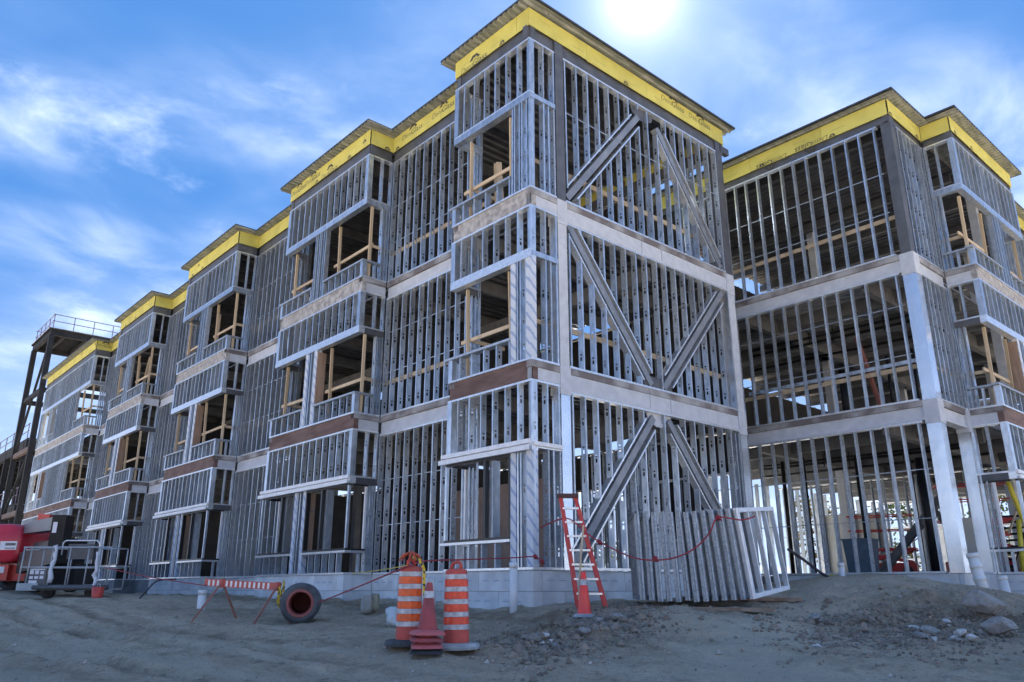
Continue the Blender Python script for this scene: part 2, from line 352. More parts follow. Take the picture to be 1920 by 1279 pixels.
def stud_me(L, side, holes, m='galv', depth=.152, fl=.042):
    k = ('s', round(L, 2), side, holes, m)
    if k in _cache: return _cache[k]
    b = MB(); e = -side*fl
    if holes and L > .5:
        ds = [0, .05, .102, depth]; zs = [0]; hol = []
        z = .22
        while z + .2 < L-.05:
            hol.append((z, z+.085)); hol.append((z+.125, z+.165)); z += .62
        for a, c in hol: zs += [a, c]
        zs.append(L)
        vs = [(0, d, z) for z in zs for d in ds]; fs = []
        for i in range(len(zs)-1):
            hole = (i % 2 == 1)
            for j in range(3):
                if hole and j == 1: continue
                fs.append((i*4+j, i*4+j+1, (i+1)*4+j+1, (i+1)*4+j))
        b.add(vs, fs)
    else:
        b.add([(0, 0, 0), (0, depth, 0), (0, depth, L), (0, 0, L)], [(0, 1, 2, 3)])
    b.add([(0, 0, 0), (e, 0, 0), (e, 0, L), (0, 0, L)], [(0, 1, 2, 3)])
    b.add([(0, depth, 0), (e, depth, 0), (e, depth, L), (0, depth, L)], [(0, 1, 2, 3)])
    b.add([(e, 0, 0), (e, .012, 0), (e, .012, L), (e, 0, L)], [(0, 1, 2, 3)])
    b.add([(e, depth, 0), (e, depth-.012, 0), (e, depth-.012, L), (e, depth, L)], [(0, 1, 2, 3)])
    _cache[k] = b.data('stud', m); return _cache[k]
HOLE_FAR = 26
def stud(B, fr, u, d, z0, z1, side, name='stud'):
    p = fr.pt(u, d, z0); near = (p-CAM).length < HOLE_FAR
    o = link(name, stud_me(z1-z0, side, near, 'galv' if RN.random() < .78 else 'galv_dull'), B, p, fr.rot + RN.uniform(-.05, .05))
    if z1-z0 > 2: o.rotation_euler[0] = RN.uniform(-.003, .003); o.rotation_euler[1] = RN.uniform(-.004, .004)
    return o
def track(B, fr, u0, u1, d, z, h=.045, m='track', dep=.158, name='track'):
    return wbox(B, fr, name, u0, u1, d-.003, d-.003+dep, z, z+h, m)
def studs(B, fr, u0, u1, z0, z1, side, name='stud', d=0, sp=.406, ends=True):
    n = max(1, round((u1-u0)/sp))
    for i in range(n+1):
        if not ends and i in (0, n): continue
        u = u0 + (u1-u0)*i/n
        if side > 0 and i == 0: u += .043
        if side < 0 and i == n: u -= .043
        stud(B, fr, u, d+.001, z0, z1, side, name)
def wall(B, fr, u0, u1, z0, z1, side, name='stud', d=0, sp=.406):
    track(B, fr, u0, u1, d, z0); track(B, fr, u0, u1, d, z1-.045)
    studs(B, fr, u0+.01, u1-.01, z0+.02, z1-.02, side, name, d, sp)
def rods(B, fr, u0, u1, z, d=.07):
    wbox(B, fr, 'bridging_channel', u0, u1, d, d+.014, z, z+.022, 'galv_dull')
F1, F2, F3, FT = 0.0, 4.24, 8.27, 12.30
ZB = {0: 3.82, 1: 7.85, 2: 12.29}
FL = [F1, F2, F3]
def bay(B, fr, W, wins, side, D=.84, capL=True, capR=True, rail=True, wood=True, far=False, sheath=True):
    """one projecting bay, three storeys; wins = (u0, u1, wraps left, wraps right)"""
    for s in range(3):
        zf = FL[s]; zt = ZB[s]; head = zf+2.48; sill = zf+(.60 if s == 0 else .61 if s == 1 else .54)
        # spandrel of short studs over the openings
        track(B, fr, 0, W, 0, zt-.05); track(B, fr, 0, W, 0, head+.02)
        studs(B, fr, .0, W, head+.05, zt-.03, side, 'spandrel_stud')
        hb = wbox(B, fr, 'header', -.03 if s == 0 else 0, W+(.03 if capR else 0), -.012, .17, head-.15, head+.018, 'track' if s < 2 else 'galv')
        if s == 0:                     # bright flashing steps of the ground-floor heads
            wbox(B, fr, 'flashing', -.10, W+(.06 if capR else 0), -.085, -.014, head-.02, head+.07, 'white_metal')
            wbox(B, fr, 'flashing', -.14, W+(.08 if capR else 0), -.13, -.087, head-.16, head-.06, 'white_metal')
        for sd, on in ((False, capL), (True, capR)):
            if not on: continue
            f2 = fr.side(W if sd else 0, sd, D); a, b_ = (.16, D-.02) if sd else (.02, D-.16)
            vs = -1 if sd == (side > 0) else 1
            vs = -side
            track(B, f2, a, b_, 0, zt-.05); track(B, f2, a, b_, 0, head+.02)
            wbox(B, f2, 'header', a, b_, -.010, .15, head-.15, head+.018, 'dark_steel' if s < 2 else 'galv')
            mid = (a+b_)/2; stud(B, f2, mid, .001, head+.05, zt-.03, vs, 'spandrel_stud')
            jb = D-.05 if sd else .05
            for q in range(3): stud(B, f2, jb-.10*q if sd else jb+.10*q, .001, zf+.02, zt-.03 if q == 0 else head-.16, vs, 'jamb_stud')
            wl_ = [w for w in wins if (w[3] if sd else w[2])]
            track(B, f2, a, b_, 0, zf)
            if wl_:
                wbox(B, f2, 'sill', a, D-.27 if sd else b_, -.02, .17, sill-.055, sill, 'galv_dull' if s else 'track')
                stud(B, f2, mid-.08 if sd else mid+.08, .001, zf+.02, sill-.06, vs, 'cripple_stud')
                if s == 0:
                    wbox(B, f2, 'window_frame', a, b_-.22 if sd else b_, .0, .05, sill+.002, sill+.05, 'black_frame')
                    wbox(B, f2, 'window_frame', a, b_-.22 if sd else b_, .0, .05, head-.20, head-.155, 'black_frame')
                    e = D-.30 if sd else .28
                    wbox(B, f2, 'window_frame', e-.03, e+.03, .0, .06, sill+.05, head-.20, 'white_metal')
            else:
                studs(B, f2, a, b_, zf+.04, head-.16, vs, 'stud')
        track(B, fr, 0, W, 0, zf)
        # openings, sills, cripple studs, jambs
        edges = [0]+[e for w in wins for e in w[:2]]+[W]
        for w0, w1, wlft, wrt in wins:
            wbox(B, fr, 'sill', w0-(.12 if wlft else 0), w1+(.02 if wrt else 0), -.03, .17, sill-.055, sill, 'galv_dull' if s else 'track')
            studs(B, fr, w0+.02, w1-.02, zf+.04, sill-.06, side, 'cripple_stud', ends=(s != 0))
            if s == 0:
                wbox(B, fr, 'window_frame', w0, w1, -.005, .05, sill+.002, sill+.055, 'black_frame')
                wbox(B, fr, 'window_frame', w0, w1, -.005, .05, head-.205, head-.155, 'black_frame')
                if not wlft: wbox(B, fr, 'window_frame', w0, w0+.06, -.005, .12, sill+.06, head-.21, 'black_frame')
                if not wrt: wbox(B, fr, 'window_frame', w1-.06, w1, -.005, .12, sill+.06, head-.21, 'black_frame')
                if wrt: wbox(B, fr, 'corner_mullion', w1-.05, w1+.02, -.02, .05, sill+.055, head-.205, 'galv')
                if wlft: wbox(B, fr, 'corner_mullion', w0, w0+.06, -.02, .05, sill+.055, head-.205, 'galv')
                m_ = w0+(w1-w0)*(.38 if wrt else .62)
                wbox(B, fr, 'window_mullion', m_-.04, m_+.04, .0, .10, sill+.055, head-.205, 'black_frame')
                wbox(B, fr, 'window_mullion', m_+.05, m_+.17, .10, .30, sill+.055, head-.205, 'galv')
            if wood and s > 0:        # timber guard posts and rails
                us = []
                if wrt: us = [w1-.10, w1-1.95]
                elif wlft: us = [w0+.42, w1-.30]
                else: us = [w0+.3, w1-.3]
                for k, u in enumerate(us):
                    t = RN.uniform(-.05, .05); b = MB().bar((u, .26+k*.05, zf+.02), (u+t, .24, head-.16), .088, .040)
                    b.build('timber_post', 'wood', B, fr.pt(0, 0), fr.rot)
                zr = zf+1.07+RN.uniform(-.05, .05)
                MB().bar((min(us)-.35, .32, zr), (max(us)+.05, .32, zr+RN.uniform(-.04, .04)), .04, .09).build('timber_rail', 'wood', B, fr.pt(0, 0), fr.rot)
                if wrt: MB().bar((W-.12, .36, zr), (W-.16, 1.1, zr), .04, .09).build('timber_rail', 'wood', B, fr.pt(0, 0), fr.rot)
                if wlft: MB().bar((.40, .36, zr), (.40, 1.4, zr), .04, .09).build('timber_rail', 'wood', B, fr.pt(0, 0), fr.rot)
        pts = sorted([(w[0], w[1]) for w in wins]); p = 0
        solids = []
        for a, b_ in pts:
            if a-p > .05: solids.append((p, a))
            p = b_
        if W-p > .05: solids.append((p, W))
        for a, b_ in solids:
            if b_-a < 1.0:
                if s < 2 and sheath:
                    wbox(B, fr, 'wrapped_jamb', a, a+.17, .004, .16, zf+.05, head-.152, 'wrap_blue'); wbox(B, fr, 'wrapped_jamb', b_-.17, b_, .004, .16, zf+.05, head-.152, 'wrap_blue')
                    if a > .1: wbox(B, fr, 'jamb_board', a-.02, a-.002, .02, .30, zf+.62, head-.215, 'plywood')
                    if b_ < W-.1: wbox(B, fr, 'jamb_board', b_+.002, b_+.02, .02, .30, zf+.62, head-.215, 'plywood')
                    a2, b2 = a+.18, b_-.18
                else: a2, b2 = a, b_
                n = max(2, int((b2-a2)/.13))
                for i in range(n+1): stud(B, fr, a2+.03+(b2-a2-.04)*i/n, .004, zf+.04, head-.155, side if i % 2 else -side, 'jamb_stud')
            else:
                studs(B, fr, a, b_, zf+.04, head-.155, side, 'stud')
        # corner posts of the spandrels
        for uu in ([0] if capL else [])+([W-.16] if capR else []):
            wbox(B, fr, 'corner_post', uu, uu+.16, -.006, .155, head+.07, zt-.055, 'galv')
        if s > 0:
            for uu, lf in ((0, True), (W, False)):
                if any((w[2] if lf else w[3]) for w in wins): wbox(B, fr, 'corner_post', uu if lf else uu-.14, uu+.14 if lf else uu, -.004, .14, zf+.046, sill-.057, 'galv')
        # slab edge beam in front of the floor above
        if s < 2:
            zb, z1 = ZB[s], FL[s+1]
            m_ = 'rust' if s == 0 else 'mortar'
            wbox(B, fr, 'edge_beam', .03, W-(.03 if capR else .0), .03, .18, zb+.004, z1-.004, m_)
            for sd, on in ((False, capL), (True, capR)):
                if not on: continue
                f2 = fr.side(W if sd else 0, sd, D)
                wbox(B, f2, 'edge_beam', .18 if sd else .0, D if sd else D-.18, .05, .20, zb+.004, z1-.14, 'fireproof')
                wbox(B, f2, 'slab_edge', .03 if sd else .0, D if sd else D-.03, .01, .20, z1-.135, z1-.004, 'slab_edge')
            c0 = fr.pt(.2, .2); 
            wbox(B, fr, 'bay_floor', .20, W-.20, .185, D-.01, z1-.12, z1-.01, 'concrete')
def floorbeams(B, fr, u0, u1, d=0):
    for s in range(2):
        z1 = FL[s+1]; zb = ZB[s]-.10
        wbox(B, fr, 'beam', u0, u1, d+.06, d+.24, zb+.05, z1-.16, 'fireproof')
        wbox(B, fr, 'beam_flange', u0, u1, d+.02, d+.28, zb+.005, zb+.045, 'fireproof')
        wbox(B, fr, 'slab_edge', u0, u1, d+.012, d+.25, z1-.155, z1-.004, 'slab_edge')
def fascia(B, fr, u0, u1, d=0, z0=12.62, z1=13.12, texts=(), step=2.44, o0=0.0):
    u = u0 - o0
    while u < u1-.01:
        a = max(u, u0); b_ = min(u+step, u1); u += step
        if b_-a < .05: continue
        o = wbox(B, fr, 'sheathing_board', a+.005, b_-.005, d-.02, d-.004, z0+RN.uniform(-.012, .012), z1, 'yellow')
        for k in range(int(max(0, b_-a)/1.2)+1):
            if (b_-a) < .9: break
            faint(o, .3+k*1.2, .12+.2*RN.random(), b_-a)
        for t in texts:
            if a <= t[0] < b_: lettering(o, t[0]-a, t[1]-z0, t[2], t[3], b_-a)
    # dark steel below the boards
    wbox(B, fr, 'roof_beam', u0, u1, d+.05, d+.20, FT-.0, z0+.04, 'dark_steel')
def faint(o, x, z, w):
    if x+.5 > w: return
    wb = MB().box(x, x+.42, -.0012, -.0004, z, z+.012)
    for q in range(3): wb.box(x+.06+q*.13, x+.15+q*.13, -.0012, -.0004, z+.022, z+.030)
    wb.build('lettering', 'ink_faint', o)
_tx = {}
def textme(body, size, m, sh=0):
    k = (body, size, m, sh)
    if k in _tx: return _tx[k]
    c = bpy.data.curves.new('lettering', 'FONT'); c.body = body; c.size = size; c.shear = sh; c.align_x = 'CENTER'; c.align_y = 'CENTER'; c.resolution_u = 2
    ob = bpy.data.objects.new('lettering', c); col.objects.link(ob)
    dg = bpy.context.evaluated_depsgraph_get(); me_ = bpy.data.meshes.new_from_object(ob.evaluated_get(dg))
    me_.name = 'lettering'; me_.materials.clear(); me_.materials.append(MAT[m]); bpy.data.objects.remove(ob); _tx[k] = me_
    return me_
def lettering(o, x, z, what, up, w):
    rx = math.pi/2; ry = 0 if up else math.pi
    def put(me_, dx, dz, ink='ink'):
        s = 1 if up else -1
        l = link('lettering', me_, o, (x+dx*s, -.003, z+dz*s)); l.rotation_euler = (rx, ry, 0) if up else (rx, math.pi, 0)
        return l
    if what == 'T':        # triangular makers' mark with a band of letters cut by the board's edge
        b = MB().add([(-.11, 0, 0), (.11, 0, 0), (.05, .10, 0), (-.05, .10, 0), (-.05, .025, 0), (-.02, .06, 0), (.02, .06, 0), (.05, .025, 0)], [(0, 4, 5, 3), (4, 0, 1, 7), (7, 1, 2, 6), (3, 5, 6, 2)])
        put(_c('tri', b), 0, 0)
    else:
        put(textme('Dens', .25, 'ink_faint2', .25), -.27, .05); put(textme('Glass', .275, 'ink', .12), .26, .05)
        put(_c('tri', MB().add([(-.20, .0, 0), (-.08, .0, 0), (-.02, .07, 0), (.02, .03, 0), (.08, .08, 0), (.12, .0, 0), (.24, .0, 0), (.10, .14, 0), (-.08, .14, 0)], [(0, 1, 2, 8), (2, 3, 4, 7, 8), (4, 5, 6, 7)], ), 'tri2'), .05, .17 if z < .3 else .17)
mat('ink_faint2', (.20, .19, .08), None, .8)
def _c(k, b, k2=None):
    k = k2 or k
    if k not in _cache: _cache[k] = b.data('lettering', 'ink')
    return _cache[k]
def corr(x0, x1, y0, y1, z, alongy=True, pitch=.19, h=.045, th=True):
    """ribbed metal deck sheet with a flat top"""
    b = MB(); L0, L1 = (x0, x1) if alongy else (y0, y1); M0, M1 = (y0, y1) if alongy else (x0, x1)
    prof = []; t = L0
    while t < L1-pitch*.5:
        prof += [(t, z), (t+pitch*.28, z), (t+pitch*.42, z+h), (t+pitch*.86, z+h)]; t += pitch
    prof.append((L1, z))
    vs = []; 
    for a, zz_ in prof:
        vs += [(a, M0, zz_), (a, M1, zz_)] if alongy else [(M0, a, zz_), (M1, a, zz_)]
    b.add(vs, [(2*i, 2*i+1, 2*i+3, 2*i+2) for i in range(len(prof)-1)])
    b.box(x0, x1, y0, y1, z+h+.004, z+h+.06, 1)
    return b

# ------------------------------------------------------------------ the long wing
HB = thing('unfinished_building', 'long three-storey steel-stud building with projecting bays, gable braces and yellow roof fascia', 'building', (0, 0, 0))
BW = 5.22; PX = 9.65
MAINW = [(0, 2.12, True, False), (2.84, BW, False, True)]
bays = [(-12.34-PX*k, -7.12-PX*k) for k in range(3)]
X5 = -36.1; XE = -47.5
# bay at the near corner
bay(HB, Frame(-2.87, 0, 0), 2.87, [(0, 2.2, True, False)], 1, capR=False)
for x0, x1 in bays: bay(HB, Frame(x0, 0, 0), BW, MAINW, 1)
bay(HB, Frame(XE, 0, 0), X5-XE, [(1.0, 2.4, False, False), (3.1, 4.3, False, False), (8.9, X5-XE, False, True)], 1, wood=True)
recs = [(-7.12, -2.87)] + [(-7.12-PX*k, -12.34+5.22-4.43+.0-PX*(k-1)-5.22) for k in ()]
recs = [(-7.12, -2.87), (-16.77, -12.34), (-26.42, -21.99), (X5, -31.64)]
for i, (a, b_) in enumerate(recs):
    f = Frame(0, .84, 0)
    for s in range(3):
        z0, z1 = FL[s], (ZB[s]-.10 if s < 2 else FT-.03)
        wall(HB, f, a+.03, b_-.03, z0, z1, 1)
        for q in (1.25, 2.45): rods(HB, f, a+.05, b_-.05, z0+q)
        if s: MB().bar((a-.2, 1.12, z0+1.05+RN.uniform(-.1, .1)), (b_+.2, 1.12, z0+1.08), .04, .12).build('timber_rail', 'wood', HB)
    floorbeams(HB, f, a+.004, b_-.004)
    fascia(HB, f, a+.004, b_-.004, texts=[(a+1.0, 12.84, 'W', True), (b_-1.7, 12.84, 'W', True), (a+.25, 12.63, 'T', True), (b_-.4, 12.63, 'T', True)] if i == 0 else [(b_-.5, 12.63, 'T', True)])
# fascias of the bays: fronts and both returns
def bayfascia(B, fr, W, D=.84, L=True, Rr=True, texts=(), ts=()):
    fascia(B, fr, 0, W, texts=texts)
    if Rr: fascia(B, fr.side(W, True, D), .021, D-.022, texts=ts)
    if L: fascia(B, fr.side(0, False, D), .022, D-.021)
bayfascia(HB, Frame(-2.87, 0, 0), 2.87, Rr=False, texts=[(.75, 12.63, 'W', True), (1.9, 12.63, 'T', True)])
bayfascia(HB, Frame(-12.34, 0, 0), BW, texts=[(.55, 12.84, 'W', True), (1.55, 12.86, 'W', True), (1.9, 12.63, 'T', True), (2.7, 12.63, 'W', True), (4.0, 12.64, 'T', True), (4.9, 12.8, 'T', True)], ts=[(.6, 12.63, 'T', True)])
bayfascia(HB, Frame(-21.99, 0, 0), BW, texts=[(.5, 12.63, 'T', True), (1.6, 12.63, 'T', True), (1.1, 12.9, 'T', True)])
bayfascia(HB, Frame(-31.64, 0, 0), BW, texts=[(.9, 12.63, 'T', True), (2.5, 12.63, 'T', True)])
bayfascia(HB, Frame(XE, 0, 0), X5-XE, texts=[(2, 12.63, 'T', True), (8.5, 12.95, 'T', True)], ts=[(.4, 12.84, 'W', True)])

# gable end
GF = Frame(0, 0, math.pi/2); GL = 8.12
UB0, UB1 = .86, 1.14; UC0, UC1 = 7.68, 8.0
def column(B, x0, x1, y0, y1, z0, z1, m, name='column'):
    return MB().box(0, x1-x0, 0, y1-y0, 0, z1-z0).build(name, m, B, (x0, y0, z0))
for s in range(3):                                        # side of the corner bay, flush with the gable
    z0, z1, head = FL[s], ZB[s], FL[s]+2.48
    track(HB, GF, .02, .84, 0, z0); track(HB, GF, .02, .84, 0, z1-.05)
    wbox(HB, GF, 'header', .02, .84, -.006, .15, head-.10, head+.02, 'galv' if s else 'track')
    for u in (.06, .44, .60, .78):
        stud(HB, GF, u, .002, z0+.04, head-.11, -1, 'stud'); 
        if u != .60: stud(HB, GF, u, .002, head+.03, z1-.04, -1, 'spandrel_stud')
    if s == 0: wbox(HB, GF, 'flashing', .02, .84, -.06, -.008, head-.06, head+.02, 'white_metal')
    if s < 2:
        wbox(HB, GF, 'edge_beam', .03, .84, .004, .16, z1+.004, FL[s+1]-.16, 'fireproof')
        wbox(HB, GF, 'slab_edge', .0, .84, -.012, .16, FL[s+1]-.155, FL[s+1]-.004, 'slab_edge')
BR = {0: [((1.10, .10), (4.02, 3.55)), ((4.60, 3.55), (7.50, .10))], 1: [((1.22, 7.75), (4.02, 4.36)), ((7.42, 7.62), (4.50, 4.36))], 2: [((1.22, 8.42), (4.05, 11.85)), ((4.85, 11.85), (7.46, 8.40))]}
for s in range(3):
    z0, z1 = FL[s]+.02, (ZB[s]-.10 if s < 2 else FT-.03)
    track(HB, GF, UB1+.01, UC0-.01, 0, z0-.01, .05, 'track'); track(HB, GF, UB1+.01, UC0-.01, 0, z1-.05)
    n = 16
    def brz(u, br):                       # height of a brace at u, None outside its run
        (a, za), (b_, zb) = br
        if a > b_: a, za, b_, zb = b_, zb, a, za
        if u < a-.05 or u > b_+.05: return None
        return za+(zb-za)*(u-a)/(b_-a)
    for i in range(n+1):
        u = UB1+.06+(UC0-UB1-.12)*i/n
        cuts = [z for z in (brz(u, b) for b in BR[s]) if z is not None]
        zs = [z0+.03, z1-.03]
        if cuts:
            c = cuts[0]; half = .27
            if c-half-zs[0] > .15: stud(HB, GF, u, .002, zs[0], c-half, -1)
            if zs[1]-c-half > .15: stud(HB, GF, u, .002, c+half, zs[1], -1)
        else: stud(HB, GF, u, .002, zs[0], zs[1], -1)
    for k, ((a, za), (b_, zb)) in enumerate(BR[s]):
        pa, pb = GF.pt(a, .10, za), GF.pt(b_, .10, zb)
        MB().bar(pa, pb, .17, .17, up=(1, 0, 0)).build('brace', 'brace_grey', HB)
        d = (pb-pa).normalized(); nrm = Vector((1, 0, 0)).cross(d).normalized()
        for q in (-1, 1):                 # sloped tracks trimming the cut studs
            o_ = nrm*(.20*q)
            MB().bar(pa+d*.25+o_+Vector((.02, 0, 0)), pb-d*.25+o_+Vector((.02, 0, 0)), .18, .04, up=nrm).build('sloped_track', 'track', HB)
    # gusset plates
    gu = 4.31; 
    if s in (0, 2):
        zt = z1+.06 if s == 0 else z1
        MB().add([GF.pt(gu+x, .09, z) for x, z in ((-.5, zt), (.5, zt), (.42, zt-.28), (.12, zt-.42), (-.12, zt-.42), (-.42, zt-.28))] + [GF.pt(gu+x, .11, z) for x, z in ((-.5, zt), (.5, zt), (.42, zt-.28), (.12, zt-.42), (-.12, zt-.42), (-.42, zt-.28))],
                 [(0, 1, 2, 3, 4, 5), (11, 10, 9, 8, 7, 6)]+[(i, i+6, (i+1) % 6+6, (i+1) % 6) for i in range(6)]).build('gusset_plate', 'fireproof' if s == 0 else 'dark_steel', HB)
    else:
        zt = FL[1]
        MB().add([GF.pt(gu+x, d_, z) for d_ in (.05, .12) for x, z in ((-.55, zt+.02), (.55, zt+.02), (.5, zt+.34), (-.5, zt+.34))],
                 [(0, 1, 2, 3), (7, 6, 5, 4)]+[(i, i+4, (i+1) % 4+4, (i+1) % 4) for i in range(4)]).build('gusset_plate', 'dark_steel', HB)
    for e in ((UB1, 1), (UC0, -1)):
        pass
    if s: MB().bar(GF.pt(UB1, .45, FL[s]+1.08), GF.pt(UC0, .45, FL[s]+1.05), .04, .13).build('timber_rail', 'wood', HB)
    if s: MB().bar(GF.pt(.2, .45, FL[s]+1.10), GF.pt(UB1-.1, .45, FL[s]+1.06), .04, .10).build('timber_rail', 'wood', HB)
    for q in ((2.5,) if s == 2 else ()): rods(HB, GF, UB1+.05, UC0, FL[s]+q)
for s in range(2):
    z1 = FL[s+1]; zb = ZB[s]-.12
    wbox(HB, GF, 'beam', UB1+.002, UC0-.002, .02, .22, zb+.06, z1-.14, 'fireproof')
    wbox(HB, GF, 'beam_flange', UB1+.002, UC0-.002, -.01, .26, zb+.012, zb+.055, 'fireproof')
    wbox(HB, GF, 'slab_edge', UB1+.004, UC0-.004, .006, .22, z1-.135, z1+.005, 'slab_edge')
    for u in (3.9, 4.7): wbox(HB, GF, 'stiffener', u, u+.02, -.002, .018, zb+.058, z1-.145, 'fireproof')
for u0, u1 in ((UB0, UB1), (UC0, UC1)):
    for s in range(3):
        z0, z1 = FL[s], (FL[s+1] if s < 2 else 12.62)
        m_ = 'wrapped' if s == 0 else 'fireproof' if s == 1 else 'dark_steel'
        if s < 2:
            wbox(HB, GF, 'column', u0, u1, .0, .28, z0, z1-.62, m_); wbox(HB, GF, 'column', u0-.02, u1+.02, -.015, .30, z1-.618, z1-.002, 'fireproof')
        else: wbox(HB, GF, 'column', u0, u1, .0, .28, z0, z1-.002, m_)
for u in (UC0-.10, UC0-.25): stud(HB, GF, u, .003, .05, 3.6, -1, 'jamb_stud')
fascia(HB, GF, -.021, GL, texts=[(3.55, 12.63, 'T', True), (5.6, 12.90, 'W', True), (6.9, 12.88, 'W', True)], o0=.4)
wbox(HB, GF, 'roof_beam', 7.9, 8.45, .02, .17, 12.40, 12.60, 'dark_steel')
# back wall of the wing
BF = Frame(0, 8.12, math.pi)
for s in range(3):
    z0, z1 = FL[s], (ZB[s] if s < 2 else FT)
    track(HB, BF, .4, 47.2, 0, z0); track(HB, BF, .4, 47.2, 0, z1-.05)
    if s == 0:
        for i in range(40): stud(HB, BF, .6+i*1.18, .002, .04, z1-.03, 1, 'rear_stud')
        for i, x in enumerate((9.5, 14.5, 21.0, 28.0, 33.0, 39.5)): wbox(HB, BF, 'rear_panel', x, x+2.4, .0, -.0+.02, .05, 2.46, 'shade_board')
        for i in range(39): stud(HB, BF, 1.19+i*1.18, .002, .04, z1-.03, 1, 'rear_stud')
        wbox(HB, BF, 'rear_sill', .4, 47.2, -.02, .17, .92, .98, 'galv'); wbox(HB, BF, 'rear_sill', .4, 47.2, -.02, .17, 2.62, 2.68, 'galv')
        wbox(HB, BF, 'rear_header', .4, 47.2, .02, .15, 2.7, 3.72, 'shade_board')
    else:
        for i in range(19): wbox(HB, BF, 'rear_panel', .5+i*2.45, .5+i*2.45+2.43, .02, .05, z0+.05, z1-.06, 'shade_board') if i > 0 or s == 1 else None
        for i in range(12): stud(HB, BF, .5+i*.406, .002, z0+.04, z1-.03, 1, 'rear_stud')
# yellow return of the fascia at the back corner and roof
def deckpart(B, name, x0, x1, y0, y1, z, mats, alongy=True, pitch=.19): return corr(x0, x1, y0, y1, z, alongy, pitch).build(name, mats, B)
OV = .30
allb = [(-2.87, 0)]+bays+[(XE, X5)]
deckpart(HB, 'roof_deck', XE-OV, OV, .84-OV, 8.42, 13.125, ['soffit', 'membrane'])
for x0, x1 in allb: deckpart(HB, 'roof_deck', x0-OV, x1+OV, -OV, .84-OV-.003, 13.125, ['soffit', 'membrane'])
fascia(HB, Frame(0, 8.12, math.pi), .0, 47.0)
corr(XE+.3, -.32, 1.0, 7.9, 13.02, True, .30, .06).build('roof_underside', ['deck_shade', 'deck_shade'], HB)
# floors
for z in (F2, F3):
    corr(XE+.3, -.32, 1.1, 7.85, z-.16, True, .30, .075).build('floor_deck', ['deck_shade', 'concrete'], HB)
    for i in range(20):
        x = -2.4-i*2.41
        MB().box(0, .13, 0, 6.7, 0, .36).build('joist', 'fireproof_shade', HB, (x, 1.12, z-.53))
    MB().box(0, 46.8, 0, .2, 0, .40).build('girder', 'fireproof_shade', HB, (XE+.3, 4.5, z-.58-.36))
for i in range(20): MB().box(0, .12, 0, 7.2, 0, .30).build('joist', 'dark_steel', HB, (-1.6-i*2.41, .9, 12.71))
MB().box(0, 47.0, 0, 7.2, 0, .30).build('ground_slab', 'concrete', HB, (XE+.25, .87, -.31))
for i in range(10):
    for y in (4.5,):
        MB().box(0, .24, 0, .24, 0, 13.0).build('column', 'dark_steel', HB, (-4.9-i*4.82, y, -.005))
# full height party walls keep the rooms of the wing dark
for k, x in enumerate((-7.6, -17.2, -26.9, -36.6)):
    for s in range(3): MB().box(0, .12, 0, 6.6, 0, 3.2).build('partition', 'shade_board', HB, (x, 1.3, FL[s]+.01))
MB().box(0, 1.25, 0, .02, 0, 2.0).build('board', mat('green_board', (.02, .15, .12), (.03, .18, .14), .7), HB, (-9.6, 2.6, .0))
for k in range(4): MB().box(0, 1.2, 0, .02, 0, 2.3).build('board', 'gypsum_brown', HB, (-6.6+k*1.22, 3.1-.03*k, .0))
# foundation of insulated concrete form blocks, two courses following the bays
def blocks(B, fr, u0, u1, course=.395, prn=True):
    u0a = u0
    for c in range(3):
        z0 = -.012-(c+1)*course
        u = u0-(.6 if c % 2 else 0)
        while u < u1-.01:
            a, b_ = max(u, u0), min(u+1.215, u1); u += 1.22
            if b_-a < .03: continue
            o = wbox(B, fr, 'foundation_block', a+.004, b_-.004, RN.uniform(0, .006), .25, z0+.004, z0+course-.004, 'icf')
            if prn and b_-a > .8 and c < 2:
                p = MB()
                for q in range(RN.choice((2, 3))):
                    x = .12+q*.33; p.box(x, x+.20, -.0015, -.0005, .19, .215); p.box(x+.03, x+.15, -.0015, -.0005, .235, .243)
                p.build('print', 'icf_print', o)
    if u1-u0 > 1.2: wbox(B, fr, 'foundation_core', u0-.2 if u0 < 0 else u0+.26 if u0 == 0 else u0+.01, u1+.2 if u0 < 0 else u1-.27, .256, .42, -1.25, -.014, 'dark_concrete')
    wbox(B, fr, 'foundation_cap', u0, u1, -.02, .30, -.0115, -.002, 'galv_dull')
for x0, x1 in allb[:3]:
    blocks(HB, Frame(x0, .0, 0), 0, x1-x0)
    if x1 < 0: blocks(HB, Frame(x1, 0, math.pi/2), .252, .85)
    blocks(HB, Frame(x0, .85, -math.pi/2), 0, .85-.252)
for a, b_ in recs[:2]: blocks(HB, Frame(0, .85, 0), a, b_)
blocks(HB, GF, .252, 8.1)
for x0, x1, y in ((-26.42, -21.99, .85), (-31.64, -26.42, .0), (-36.1, -31.64, .85), (XE, X5, 0.0)):
    MB().box(0, x1-x0, 0, .3, 0, 1.2).build('foundation_wall', 'dark_concrete', HB, (x0, y, -1.215))

mat('pale_sheet', (.50, .50, .47), (.58, .58, .55), .8, 0, 2)
